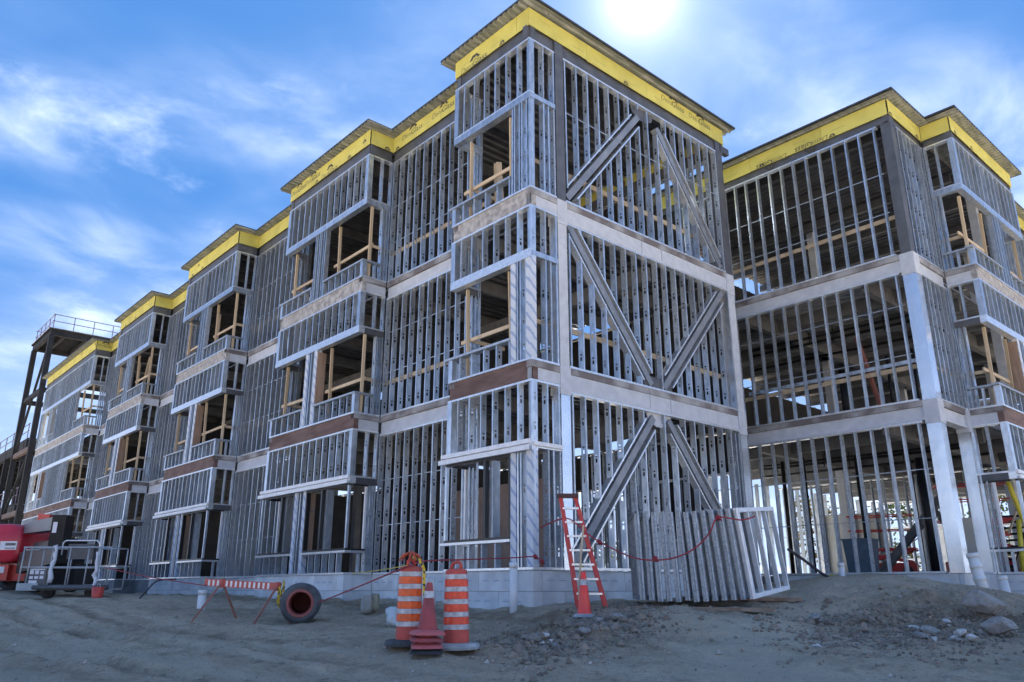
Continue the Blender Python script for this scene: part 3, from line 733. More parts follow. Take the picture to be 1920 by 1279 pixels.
# ------------------------------------------------------------------ the right-hand wing
RB = thing('unfinished_building', 'shorter steel-stud wing at right with shiny wrapped corner column, set back beyond the gable', 'building', (4.2, 10, 0))
RB_off = RB.location.copy()
class OffB: pass
RF = Frame(-6, 10.0, 0)          # front, u = x + 6
rs = Frame(4.2, 10.0, math.pi/2) # side, u = y - 10
_before = set(bpy.data.objects)
for s in range(3):
    z0, z1 = FL[s], (ZB[s]-.10 if s < 2 else FT-.03)
    track(RB, RF, 3.0, 9.80, 0, z0); track(RB, RF, 3.0, 9.80, 0, z1-.05)
    studs(RB, RF, 3.05, 9.72, z0+.03, z1-.03, 1, 'stud', sp=.43)
    for q in ((1.3, 2.5) if s != 1 else (1.25, 2.6)): rods(RB, RF, 3.0, 9.8, z0+q)
    if s:
        MB().bar((-3, 10.35, z0+.95 if s == 1 else z0+1.15), (4.0, 10.35, z0+.98 if s == 1 else z0+1.25), .04, .12).build('timber_rail', 'wood', RB)
        if s == 1: MB().bar((-1.2, 10.30, z0+1.10), (4.0, 10.30, z0+1.13), .03, .10).build('guard_channel', 'galv', RB)
        # side wall of the recess
        wall(RB, rs, .42, 2.22, z0, z1, -1, sp=.30)
        for q in (1.2, 2.4): rods(RB, rs, .42, 2.22, z0+q)
        MB().bar((3.9, 10.3, z0+1.1), (3.9, 12.3, z0+1.1), .04, .12).build('timber_rail', 'wood', RB)
floorbeams(RB, RF, 3.0, 9.86); floorbeams(RB, rs, .40, 2.22)
for s in range(3):
    z0, z1 = FL[s], (FL[s+1] if s < 2 else 12.62)
    for cx, cy, w in ((3.88, 10.04, .34), (3.90, 12.0, .30)):
        if s == 2 and cy > 11: continue
        m_ = 'wrapped' if s < 2 else 'dark_steel'
        if cy > 11 and s == 1: continue
        if s < 2:
            MB().box(0, w, 0, w, 0, z1-z0-.62).build('column', m_, RB, (cx, cy, z0)); MB().box(0, w+.03, 0, w+.03, 0, .616).build('column', 'fireproof', RB, (cx-.015, cy-.015, z1-.618))
        else: MB().box(0, w-.06, 0, w-.06, 0, z1-z0-.004).build('column', m_, RB, (cx+.03, cy+.02, z0))
RW_W = [(0, 2.38, True, False), (3.10, BW, False, True)]
bay(RB, Frame(5.04, 12.24, math.pi/2), BW, RW_W, -1, capR=True)
for s in range(3): wall(RB, rs, 7.46, 11.9, FL[s], (ZB[s]-.10 if s < 2 else FT-.03), -1)
floorbeams(RB, rs, 7.46, 11.9)
bay(RB, Frame(5.04, 21.9, math.pi/2), BW, RW_W, -1, wood=False)
RZ0, RZ1 = 12.50, 12.98
fascia(RB, RF, 2.0, 10.18, z0=RZ0, z1=RZ1, texts=[(6.55, 12.60, 'W', False), (7.9, 12.62, 'W', False), (8.55, 12.51, 'T', True), (6.2, 12.51, 'T', True)], o0=1.1)
fascia(RB, rs, .022, 2.21, z0=RZ0, z1=RZ1, texts=[(.12, 12.51, 'T', True), (1.9, 12.51, 'T', True)])
f5 = Frame(5.04, 12.24, math.pi/2)
for ff_, L_ in ((f5, BW), (Frame(5.04, 21.9, math.pi/2), BW)):
    fascia(RB, ff_, 0, L_, z0=RZ0, z1=RZ1, texts=[(.3, 12.51, 'T', True), (1.6, 12.51, 'T', True)]); fascia(RB, ff_.side(0, False, .84), .022, .82, z0=RZ0, z1=RZ1); fascia(RB, ff_.side(L_, True, .84), .022, .82, z0=RZ0, z1=RZ1)
fascia(RB, rs, 7.48, 11.88, z0=RZ0, z1=RZ1)
corr(-5.9, 3.9, 10.3, 29.6, RZ1-.10, False, .30, .06).build('roof_underside', ['deck_shade', 'deck_shade'], RB)
deckpart(RB, 'roof_deck', -6, 4.2+OV, 10-OV, 30, RZ1+.01, ['soffit', 'membrane'], False)
for y0 in (12.24, 21.9): deckpart(RB, 'roof_deck', 4.2+OV+.003, 5.04+OV, y0-OV, y0+BW+OV, RZ1+.01, ['soffit', 'membrane'], False)
for z in (F2, F3):
    corr(-6, 3.9, 10.3, 29.5, z-.16, False, .30, .075).build('floor_deck', ['deck', 'concrete'], RB)
    for i in range(9): MB().box(0, 9.8, 0, .14, 0, .40).build('joist', 'fireproof_shade', RB, (-6, 12.1+i*2.2, z-.57))
    for x in (-1.2, 2.6): MB().box(0, .2, 0, 19, 0, .5).build('girder', 'fireproof_shade', RB, (x, 10.4, z-.68))
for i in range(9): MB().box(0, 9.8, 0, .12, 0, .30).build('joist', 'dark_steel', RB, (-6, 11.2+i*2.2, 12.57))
MB().box(0, 10.0, 0, 19.5, 0, .30).build('ground_slab', 'concrete', RB, (-6, 10.27, -.31))
for x, y, w in ((1.6, 16.5, .26), (-1.8, 16.5, .26), (1.6, 23, .26), (-1.8, 23, .26), (3.8, 16.8, .26), (3.8, 23, .26)):
    MB().box(0, w, 0, w, 0, 12.9).build('column', 'fireproof', RB, (x, y, -.003))
for x, y, w, h in ((.9, 12.4, .16, 3.4), (2.55, 12.7, .24, 3.2), (2.0, 13.4, .10, 3.3), (3.15, 12.2, .12, 3.5), (-.9, 12.6, .10, 3.6), (-1.4, 12.2, .12, 3.5)):
    MB().tube([(0, 0, 0), (0, 0, h)], w/2, 14).build('standpipe', 'black_steel', RB, (x, y, -.004), smooth=True)
for x, y, w, h in ((.7, 12.6, .22, 1.9), (2.2, 12.4, .10, 2.0), (-.6, 12.8, .12, 1.9), (2.9, 12.5, .08, 2.1)):
    MB().tube([(0, 0, 0), (0, 0, h)], w/2, 12).build('standpipe', 'black_steel', RB, (x, y, F2-.004), smooth=True)
for z in (F2, F3):           # pipes and cable trays below the decks
    for y, x0 in ((12.9, -2.5), (13.5, -3), (15.2, -4)): MB().tube([(x0, y, z-.72), (3.6, y+.2, z-.74)], .045, 8).build('ceiling_pipe', 'black_steel', RB)
    for k in range(7): MB().tube([(-2+k*.8, 12.9+.03*k, z-.55), (-2+k*.8, 12.9+.03*k, z-.95-.1*(k % 2))], .02, 6).build('pipe_drop', 'black_steel', RB)
MB().bar((3.1, 13.6, 2.6), (.6, 13.6, .02), .20, .20).build('brace', 'fireproof_shade', RB); 
MB().bar((1.9, 14.2, 2.2), (3.6, 14.2, .02), .16, .16).build('brace', 'fireproof_shade', RB)
MB().bar((2.05, 10.9, F2+2.3), (2.55, 10.7, F2+.1), .09, .09).build('shoring_post', mat('red_oxide', (.20, .065, .045), (.26, .09, .06), .7), RB)
# rear walls of the wing
RBk = Frame(3.9, 29.5, math.pi)
for s in range(3):
    z0, z1 = FL[s], (ZB[s]-.1 if s < 2 else FT)
    track(RB, RBk, .05, 9.8, 0, z0); track(RB, RBk, .05, 9.8, 0, z1-.05)
    for i in range(20): stud(RB, RBk, .3+i*.49, .002, z0+.03, z1-.03, 1, 'rear_stud')
    wbox(RB, RBk, 'rear_header', .1, 9.7, .16, .3, z0+.85, z0+1.0, 'white_metal'); wbox(RB, RBk, 'rear_header', .1, 9.7, .16, .3, z0+2.3, z0+2.5, 'white_metal'); wbox(RB, RBk, 'rear_panel', 2.0, 4.4, .16, .19, z0+.02, z0+2.28, 'white_metal'); wbox(RB, RBk, 'rear_panel', 7.0, 8.2, .16, .19, z0+.02, z0+2.28, 'white_metal')
    Wf = Frame(-6, 29.5, -math.pi/2)
    track(RB, Wf, .05, 19, 0, z0)
    for i in range(8 if s else 0): wbox(RB, Wf, 'rear_panel', .1+i*2.4, 2.47+i*2.4, .16, .19, z0+(.05 if s else 2.3), z1-.1, 'shade_board')
    for i in range(24): stud(RB, Wf, .3+i*.8, .002, z0+.03, z1-.03, 1, 'rear_stud')
blocks(RB, RF, 5.2, 10.2, prn=False); blocks(RB, rs, .252, 2.24, prn=False); blocks(RB, f5, .0, BW); blocks(RB, Frame(4.2, 12.24, 0), .0, .83); blocks(RB, rs, 7.5, 11.9)
pf = Frame(3.6, 19.6, math.pi)
for i in range(23): stud(RB, pf, .2+i*.41, .0, .02, 3.6, 1, 'partition_stud')
track(RB, pf, .1, 9.5, 0, -.001); track(RB, pf, .1, 9.5, 0, 3.58); wbox(RB, pf, 'partition_sheet', 5.2, 7.6, -.02, -.004, .05, 2.4, 'pale_sheet')
pg = Frame(-.6, 5.9, math.pi)
for i in range(15): stud(HB, pg, .2+i*.41, .0, .02, 3.3, 1, 'partition_stud')
# stair flight with rails seen under the wing
for k in range(9): MB().box(0, 1.0, 0, .28, 0, .05).build('stair_tread', 'black_steel', RB, (3.0, 14.4+k*.28, .20+k*.19))
for x in (3.0, 4.0): MB().bar((x, 14.3, .12), (x, 17.0, 1.95), .05, .25).build('stair_stringer', 'black_steel', RB)
for x in (3.0, 4.0): MB().bar((x, 14.3, 1.1), (x, 17.0, 2.9), .04, .05).build('stair_rail', 'wood', RB)
# move parts into the wing's own frame
for o in set(bpy.data.objects)-_before:
    if o.parent == RB: o.location = o.location - RB_off

# far foundation returns, loose boards in the openings
for x, y in ((-26.42, 0), (-31.64, 0), (X5, 0), (-21.99, 0)):
    MB().box(-.15, .0, .28, .88, 0, 1.2).build('foundation_wall', 'dark_concrete', HB, (x-.002, y, -1.217))
for x, z, dx in ((-1.75, F3, .30), (-1.60, F3, .36)): MB().bar((x, .55, z+.02), (x-dx, .75, z+1.75), .14, .03).build('timber_board', 'wood', HB)
for x, z, dx in ((-29.0, F3, .5), (-28.4, F3, -.5), (-19.2, F3, .25)): MB().bar((x, .5, z+.02), (x-dx, .6, z+2.2), .12, .04).build('timber_board', 'wood', HB)

# closed backs of the foundations and the link between the wings
MB().box(0, 46.9, 0, .25, 0, 1.2).build('foundation_wall', 'dark_concrete', HB, (XE+.1, 7.86, -1.22))
MB().box(0, .25, 0, 7.0, 0, 1.2).build('foundation_wall', 'dark_concrete', HB, (XE+.02, .86, -1.22))
for sx, sy, lx, ly in ((-6, 29.3, 10.1, .25), (-6, 10.3, .25, 18.9), (3.9, 14.5, .25, 14.7)): 
    o = MB().box(0, lx, 0, ly, 0, 1.2).build('foundation_wall', 'dark_concrete', RB, (sx, sy, -1.22)); o.location = o.location-RB_off
for s in range(3):
    z0, z1 = FL[s], (ZB[s]-.1 if s < 2 else FT)
    for y in (8.25, 9.2): o = MB().box(0, .03, 0, .93, 0, z1-z0).build('link_panel', 'shade_board', RB, (-4.6, y, z0)); o.location = o.location-RB_off
    for x in (-5.9, -4.4): o = MB().box(0, 1.36, 0, .03, 0, z1-z0).build('link_panel', 'shade_board', RB, (x, 10.16, z0)); o.location = o.location-RB_off

# ------------------------------------------------------------------ dark steel frames at far left
mat('dark_beam', (.014, .016, .020), (.024, .027, .032), .7, 0, 2, 4, spec=.2)
mat('rail_purple', (.13, .11, .17), None, .5, .2)
mat('rusty_beam', (.15, .10, .085), (.10, .08, .075), .7, .1, 1.5, 5)
TW = thing('steel_tower', 'dark bare steel tower with railed roof platform beyond the far end', 'tower', (-57.4, 4, 0))
def tw(b, name, m='dark_beam', **k):
    o = b.build(name, m, TW, **k); o.location = o.location - TW.location; return o
tx0, tx1, ty0, ty1, tz = -60.2, -54.5, 1.0, 8.0, 18.1
for x in (tx0, tx1):
    for y in (ty0, ty1): tw(MB().box(x-.18, x+.18, y-.18, y+.18, -1, tz), 'column')
for z in (5.0, 9.6, 14.0):
    for y in (ty0, ty1): tw(MB().box(tx0+.2, tx1-.2, y-.12, y+.12, z-.35, z), 'beam', 'rusty_beam' if y < 2 and z < 12 else 'dark_beam')
    for x in (tx0, tx1): tw(MB().box(x-.12, x+.12, ty0+.2, ty1-.2, z-.35, z), 'beam')
for y in (ty0, ty1): tw(MB().box(tx0-.2, tx1+.2, y-.12, y+.12, tz+.003, tz+.42), 'beam')
for x in (tx0, tx1): tw(MB().box(x-.12, x+.12, ty0+.125, ty1-.125, tz+.003, tz+.42), 'beam')
for k in range(4): tw(MB().box(tx0+.13, tx1-.13, ty0+.9+k*1.6, ty0+1.05+k*1.6, tz+.1, tz+.415), 'joist')
o = corr(tx0-.25, tx1+.25, ty0-.25, ty1+.25, tz+.425, True, .3, .07); tw(o, 'platform_deck', ['dark_beam', 'concrete'])
tw(MB().bar((tx0+.1, ty0, 9.7), (tx1-.1, ty0, tz-.1), .16, .16), 'brace'); tw(MB().bar((tx0+.1, ty0, 5.0), (tx1-.1, ty0, 9.4), .16, .16), 'brace')
zr = tz+.55
for y in (ty0, ty1):
    for k in range(5): tw(MB().tube([(tx0+k*(tx1-tx0)/4, y, zr), (tx0+k*(tx1-tx0)/4, y, zr+1.15)], .035, 6), 'rail_post', 'rail_purple')
    for h in (.6, 1.13): tw(MB().tube([(tx0-.1, y, zr+h), (tx1+.1, y, zr+h)], .035, 6), 'guard_rail', 'rail_purple')
for x in (tx0, tx1):
    for k in range(1, 5): tw(MB().tube([(x, ty0+k*1.4, zr), (x, ty0+k*1.4, zr+1.15)], .035, 6), 'rail_post', 'rail_purple')
    for h in (.6, 1.13): tw(MB().tube([(x, ty0-.1, zr+h), (x, ty1+.1, zr+h)], .035, 6), 'guard_rail', 'rail_purple')
FR_ = thing('steel_deck_frame', 'low dark steel frame with two railed decks at the left edge', 'steel frame', (-80, 8, 0))
def fw(b, name, m='dark_beam'):
    o = b.build(name, m, FR_); o.location = o.location - FR_.location; return o
for z, xa in ((6.0, -100), (11.2, -100)):
    c = corr(xa, -62, 2, 16, z, True, .5, .09); fw(c, 'deck', ['deck', 'dark_beam'])
    for y in (2.1, 8, 15.8): fw(MB().box(xa, -62, y-.15, y+.15, z-.75, z-.01), 'beam')
    for k in range(9): fw(MB().box(xa+1+k*4.6, xa+1.2+k*4.6, 2.3, 15.6, z-.55, z-.012), 'joist')
    for k in range(14): fw(MB().tube([(xa+k*2.9, 2.0, z+.1), (xa+k*2.9, 2.0, z+1.4)], .04, 6), 'rail_post', 'rail_purple')
    for h in (.75, 1.35): fw(MB().tube([(xa, 2.0, z+h), (-62, 2.0, z+h)], .04, 6), 'guard_rail', 'rail_purple')
for k in range(6):
    for y in (2.1, 8, 15.8): fw(MB().box(-98+k*7-.17, -98+k*7+.17, y-.17, y+.17, -1, 11.1), 'column')

# ------------------------------------------------------------------ traffic drums, cones
mat('orange', (.40, .075, .055), (.64, .085, .06), .55, 0, 5, 8)
mat('orange_dull', (.42, .07, .06), (.50, .09, .075), .6, 0, 3, 5)
def scuffed_tape(name, c):  # tape in its own colour with darker scuffs, no emission
    m = mat(name, c, tuple(x*.72 for x in c), .35, 0, 16, 7); return m
scuffed_tape('tape_orange', (1.0, .13, .015)); scuffed_tape('tape_orange2', (1.0, .085, .03))
mat('tape_white', (.36, .36, .37), (.66, .66, .67), .4, 0, 14, 8)
mat('rubber', (.05, .055, .06), (.10, .105, .11), .85, 0, 5, 5)
mat('rubber_grey', (.28, .30, .31), (.42, .44, .45), .85, 0, 6, 5)
def drum(label, loc, tape, basem, bags=0, tilt=0, hz=1.0):
    t = thing('traffic_drum', label, 'traffic drum', loc, rot=(0, tilt, RN.uniform(0, 6)), group='striped traffic drums')
    H = 1.02; n = 36
    MB().lathe([(.300, 0), (.31, .03), (.29, .075), (.20, .085), (.165, .08), (.165, .05)], 36).build('base_ring', basem, t, smooth=False)
    MB().lathe([(.165, .05), (.168, .20), (.160, .24), (.157, .30), (.155, .80), (.142, 1.0), (.138, 1.015), (.10, 1.03), (0.001, 1.035)], n).build('drum_body', 'orange', t, smooth=True)
    zs = .25; k = 0
    while k < 9:                                   # nine reflective bands, white at both ends
        h = .064 if k % 2 == 0 else .088
        r0 = .170-.018*(zs-.2)/.8; r1 = .170-.018*(zs+h-.2)/.8
        MB().lathe([(r0-.012, zs), (r0, zs+.001), (r1, zs+h-.001), (r1-.012, zs+h)], n).build('reflective_band', 'tape_white' if k % 2 == 0 else tape, t, smooth=False)
        zs += h+.0045; k += 1
    MB().tube([(-.08, 0, 1.02), (-.075, 0, 1.10), (-.03, 0, 1.125), (.05, 0, 1.11), (.085, 0, 1.07), (.09, 0, 1.02)], .022, 8).build('handle', 'orange', t, smooth=True)
    t.scale = (.96, .96, .93)
    return t
def G(u, v, dep):                                  # pixel + distance, dropped to the ground there
    p = P(u, v, dep); p.z = gz(p.x, p.y); return p
pR = G(855, 1222, 9.75); pL = G(765, 1214, 9.85)
d1 = drum('orange and white striped drum nearest the middle, on a pale grey base', pR, 'tape_orange2', 'rubber_grey', tilt=.02)
d2 = drum('orange and white striped drum tied with yellow caution tape, left of the stacked cones', pL, 'tape_orange', 'rubber')
# caution tape on the left drum, red rag at its top
mat('tape_yellow', (.72, .50, .02), (.05, .045, .03), .5, 0, 26, 1, lo=.55, hi=.60)
mat('red_rag', (.40, .06, .03), (.52, .10, .05), .7, 0, 8)
top = pL+Vector((0, 0, 1.03))
b = MB(); pts = [top+RT*.02+Vector((0, 0, .03)), top+RT*.11+Vector((0, 0, .01)), top+RT*.175+Vector((0, 0, -.10)), top+RT*.185+Vector((0, 0, -.35)), top+RT*.215+Vector((0, 0, -.62)), top+RT*.20+Vector((0, 0, -.68))]
toc = -FWD.normalized(); toc.z = 0
pts = [p+toc*.06 for p in pts]
for i in range(len(pts)-1): b.bar(pts[i], pts[i+1], .036, .004, up=toc)
tag(b.build('caution_tape', 'tape_yellow'), 'yellow printed caution tape hanging down the side of the left drum', 'tape')
b = MB()
for k in range(7):
    a = k*.9; r = .06+.03*(k % 3); b.tube([top+Vector((0, 0, .11)), top+Vector((math.cos(a)*r, math.sin(a)*r, .06)), top+Vector((math.cos(a)*(r+.05), math.sin(a)*(r+.05), -.01))], [.014, .018, .008], 6)
tag(b.build('tied_rag', 'red_rag', smooth=True), 'orange-red rag knotted around the handle of the left drum', 'rag')
# stacked cones: the top one shows whole, the others only their square bases
mat('cone_red', (.28, .06, .06), (.42, .07, .075), .6, 0, 6, 8)
mat('cone_pink', (.46, .10, .11), (.55, .14, .14), .6, 0, 4, 4)
mat('cone_bright', (1.0, .07, .055), (.95, .10, .07), .45, 0, 3, 3)
mat('dark_base', (.03, .033, .037), None, .8)
def cone(label, loc, h, r, body, basem, band=True, group=None, rot=None, rz=0.0, short=False):
    t = thing('traffic_cone', label, 'traffic cone', loc, rz, group, rot)
    s = r*1.55
    MB().add([(-s, -s*.8, 0), (-s*.8, -s, 0), (s*.8, -s, 0), (s, -s*.8, 0), (s, s*.8, 0), (s*.8, s, 0), (-s*.8, s, 0), (-s, s*.8, 0)] + [(x*.93, y*.93, .035) for x, y in ((-s, -s*.8), (-s*.8, -s), (s*.8, -s), (s, -s*.8), (s, s*.8), (s*.8, s), (-s*.8, s), (-s, s*.8))] + [(x*.70, y*.70, .055) for x, y in ((-s, -s*.8), (-s*.8, -s), (s*.8, -s), (s, -s*.8), (s, s*.8), (s*.8, s), (-s*.8, s), (-s, s*.8))],
             [tuple(range(7, -1, -1)), tuple(range(16, 24))]+[(i+8*j, (i+1) % 8+8*j, (i+1) % 8+8+8*j, i+8+8*j) for j in range(2) for i in range(8)]).build('base', basem, t)
    if not short:
        MB().lathe([(r, .05), (r*.92, .09), (r*.30, h-.01), (r*.26, h), (r*.14, h), (r*.12, h-.05)], 28).build('cone_body', body, t, smooth=True)
        if band:
            f = lambda z: r*.92+(r*.30-r*.92)*(z-.09)/(h-.10)+.004
            MB().lathe([(f(h*.70)-.004, h*.70-.001), (f(h*.70), h*.70), (f(h*.83), h*.83), (f(h*.83)-.004, h*.83+.001)], 28).build('reflective_collar', 'tape_white', t, smooth=False)
    else:
        MB().lathe([(r*.98, .05), (r*.90, .10)], 20).build('cone_body', body, t)
    return t
pc = G(800, 1240, 9.35)
labs = ['bottom cone of the stack between the drums, only its dark base showing', 'second cone up in the stack between the drums, only its base showing', 'second cone from the top of the stack, pink base under the top cone', 'dull red cone with a white collar on top of the stack between the drums']
for k in range(4):
    cone(labs[k], pc+Vector((RN.uniform(-.015, .015), RN.uniform(-.015, .015), .005+k*.070)), .60, .122, 'cone_red', ('dark_base', 'cone_pink', 'cone_red', 'cone_pink')[k], band=(k == 3), group='stacked cones', rot=(RN.uniform(-.05, .05) if k < 3 else .0, RN.uniform(-.05, .05) if k < 3 else .02, YAW*-1+.12*k), short=k < 3)
cone('bright red-orange cone with grey collar in front of the stepladder', G(1096, 1152, 13.4), .74, .125, 'cone_bright', 'rubber_grey', rz=.7)
MB_ = MB().tube([G(1086, 1148, 13.5)+Vector((0, 0, .3)), P(1089, 1040, 13.7), P(1094, 985, 13.8)], .018, 8)
tag(MB_.build('wooden_stake', 'wood'), 'thin pale wooden stake standing behind the bright cone', 'stake')
cone('small dark red cone behind the left drum', G(804, 1130, 12.6), .45, .09, 'cone_red', 'cone_red', band=False, rz=.3)

# ------------------------------------------------------------------ stepladder leaning closed against the corner column
mat('fibre_red', (.50, .04, .04), (.60, .06, .055), .45, 0, 4, 4)
mat('alu', (.62, .64, .66), (.74, .76, .78), .3, .6, 10, 3)
LD = thing('stepladder', 'red fibreglass stepladder with metal rungs leaning on the corner column', 'ladder', (0, 0, 0))
bl = G(1086, 1142, 14.05); br_ = G(1138, 1140, 14.0)
tl = P(1051, 930, 14.75); tr_ = P(1078, 930, 14.75)
LD.location = (bl+br_)/2
def ld(b, name, m): 
    o = b.build(name, m, LD); o.location = o.location-LD.location; return o
fr_ = (tl-bl).cross(br_-bl).normalized(); 
for a, b_ in ((bl, tl), (br_, tr_)): ld(MB().bar(a, b_, .075, .05, up=(a-b_).cross(br_-bl)), 'side_rail', 'fibre_red')
bk = Vector((-.35, .25, 0)).normalized()*.16
for a, b_ in ((bl, tl), (br_, tr_)): ld(MB().bar(a+bk*1.3+Vector((0, 0, .05)), b_+bk*.4, .055, .045, up=(a-b_).cross(br_-bl)), 'back_leg', 'fibre_red')
for k in range(7):
    t = .135+k*.125; ld(MB().bar(bl.lerp(tl, t), br_.lerp(tr_, t), .085, .035), 'rung', 'alu')
ld(MB().bar(tl-RT*.06, tr_+RT*.06, .20, .07), 'top_cap', mat('dark_red_cap', (.06, .02, .02), None, .5))
for k in range(4):
    t = .25+k*.19; ld(MB().bar(bl.lerp(tl, t)+bk*.3-RT*.004, bl.lerp(tl, t+.11)+bk*.3-RT*.004, .034, .05), 'sticker', 'tape_white')
ld(MB().bar(br_.lerp(tr_, .10), br_+Vector((0, 0, .02))+RT*.01, .02, .03), 'foot', 'alu')

# ------------------------------------------------------------------ fan of stud panels standing by the gable
mat('panel_galv', (.21, .24, .27), (.30, .33, .36), .45, .45, 12, 3, rnd=.10)
mat('panel_white', (.66, .69, .73), (.76, .79, .82), .4, .3, 8, 3)
NP = 13
pos0 = P(1206, 1133, 13.7); pos1 = P(1412, 1127, 13.3)
def panel(k):
    t = k/(NP-1); p = pos0.lerp(pos1, t); p.z = max(gz(p.x, p.y)+.10, -.62+.10*t)
    # heading of each panel away from the viewer: fans from left to right
    vd = Vector((p.x-CAM.x, p.y-CAM.y, 0)).normalized(); va = math.atan2(vd.y, vd.x)
    hd = va + R(5.0) - t*R(17) if k < NP-1 else va - R(22)
    if k == NP-1: lab = 'front white-edged stud panel at the right end of the leaning stack, its whole face showing'
    elif k == 0: lab = 'leftmost stud panel of the leaning stack, its open left side showing'
    else: lab = '%s stud panel from the left in the stack standing by the gable' % ['', 'second', 'third', 'fourth', 'fifth', 'sixth', 'seventh', 'eighth', 'ninth', 'tenth', 'eleventh', 'twelfth'][k]
    lean = R(-1.6 - 3.2*t + RN.uniform(-.5, .5))
    th = thing('stud_panel', lab, 'stud panel', p, group='stud panels stacked on edge')
    th.rotation_euler = (Matrix.Rotation(hd, 4, 'Z') @ Matrix.Rotation(-lean if False else lean, 4, 'X') @ Matrix.Rotation(R(-5)*t**2, 4, 'Y')).to_euler()
    L, H = 1.75, 1.52; m_ = 'panel_white' if k == NP-1 else 'panel_galv'; w = .088
    # local x runs away from the viewer, y is thickness
    MB().box(0, L, -w/2, w/2, 0, .04).box(0, L, -w/2-.002, -w/2+.001, .04, .075).box(0, L, w/2-.001, w/2+.002, .04, .075).build('bottom_track', m_, th)
    MB().box(0, L, -w/2, w/2, H-.04, H).box(0, L, -w/2-.002, -w/2+.001, H-.075, H-.04).box(0, L, w/2-.001, w/2+.002, H-.075, H-.04).build('top_track', m_ if k in (NP-1,) else 'dark_steel' if k == 0 else m_, th)
    for x in (0, .42, .84, 1.28, L-.04):
        b = MB()
        if x == 0: b.box(.036, .04, -w/2, w/2, -.0, H+.0); b.box(.0, .045, -w/2-.004, -w/2, 0, H); b.box(0, .045, w/2, w/2+.004, 0, H); b.lathe([(.022, 0), (.022, H)], 10, M=Matrix.Translation((-.012, -w/2+.02, 0)))
        else: b.box(x, x+.004, -w/2+.003, w/2-.003, .04, H-.04); b.box(x+.004, x+.042, -w/2+.003, -w/2+.006, .04, H-.04); b.box(x+.004, x+.042, w/2-.006, w/2-.003, .04, H-.04)
        b.build('stud', m_ if x or k == NP-1 else 'galv_dull', th)
    return th
for k in range(NP): panel(k)
def plank(label, a, b_, w, h, m='plank'):
    a = Vector(a); b_ = Vector(b_)
    o = MB().bar(a, b_, w, h).build('timber_plank', m); o.data.transform(Matrix.Translation(-a)); o.location = a
    return tag(o, label, 'plank')
a = P(1165, 1136, 13.75); b_ = P(1452, 1134, 13.1); a.z = gz(a.x, a.y)+.04; b_.z = gz(b_.x, b_.y)+.05
plank('long weathered plank under the front of the stud panels', a, b_, .24, .06)
a = P(1330, 1120, 14.6); b_ = P(1500, 1112, 14.6); a.z = gz(a.x, a.y)+.05; b_.z = gz(b_.x, b_.y)+.06
plank('short brown plank poking out right of the stud panels', a, b_, .20, .06)

# ------------------------------------------------------------------ striped barricade and culvert pipe
mat('stripe_red', (.50, .085, .06), (.58, .12, .09), .5, 0, 5)
mat('leg_rust', (.30, .13, .10), (.38, .18, .14), .7, 0, 5)
aL = P(385, 1092, 15.7); aR = P(523, 1100, 14.9)
BRC = thing('barricade', 'orange and white striped barricade board on splayed rusty legs', 'barricade', G(455, 1165, 15.2))
def bc(b, name, m):
    o = b.build(name, m, BRC); o.location = o.location-BRC.location; return o
ln = (aR-aL); dn = ln.normalized(); fz = dn.cross(Vector((0, 0, 1))).normalized()
bc(MB().bar(aL, aR, .03, .135), 'board', 'stripe_red')
for k in range(14):
    if k == 3: continue
    t = .05+k*.062; c0 = aL+ln*t
    bc(MB().bar(c0, c0+ln*.026, .036, .105), 'reflective_stripe', 'white_metal')
for t, sp in ((.24, 1), (.985, 1)):
    tp = aL+ln*t+Vector((0, 0, .08))
    bc(MB().bar(tp-Vector((0, 0, .16)), tp, .07, .10), 'clamp', 'stripe_red')
    for s_ in (-1, 1):
        f = tp + fz*(.42*s_) + dn*(-.30 if s_ > 0 else .06)*(1 if t < .5 else .55); f.z = gz(f.x, f.y)-.02
        bc(MB().bar(tp-Vector((0, 0, .05)), f, .035, .035), 'leg', 'leg_rust')
b = MB(); p0 = aR+dn*.06+Vector((0, 0, .12))
for k in range(5):
    a_ = k*1.25; b.tube([p0+Vector((math.cos(a_+i*.7)*.07, math.sin(a_+i*.7)*.05, -.12*i-.03*k)) for i in range(4)]+[p0+Vector((.02*k-.04, 0, -.50+.03*k))], .014, 6)
tag(b.build('caution_tape', 'tape_yellow'), 'bundle of yellow caution tape hanging off the barricade end', 'tape')
mat('hdpe', (.05, .055, .062), (.10, .108, .118), .6, 0, 4, 5)
mat('pipe_red', (.28, .075, .07), (.36, .11, .10), .6, 0, 3, 4)
pc_ = P(562, 1139, 14.35); ax = (Matrix.Rotation(R(12), 3, 'Z') @ Vector((FWD.x, FWD.y, 0)).normalized())
pc_.z = gz(pc_.x, pc_.y)+.355
CU = thing('culvert_pipe', 'short black ribbed pipe with dull red inside lying on the dirt', 'pipe', pc_)
Mx = ax.to_track_quat('Z', 'Y').to_matrix().to_4x4()
prof = [(.215, 0), (.25, -.03), (.30, -.03), (.34, .0)]
for k in range(8): prof += [(.36, .02+k*.16), (.36, .10+k*.16), (.325, .12+k*.16), (.325, .155+k*.16)]
MB().lathe(prof, 40, M=Mx).build('outer_wall', 'hdpe', CU, smooth=False)
prof = [(.245, -.032), (.205, -.036), (.19, .03)]
for k in range(13): prof += [(.20, .06+k*.1), (.185, .11+k*.1)]
prof.append((.001, 1.36))
MB().lathe(prof, 40, M=Mx).build('liner', 'pipe_red', CU, smooth=False)

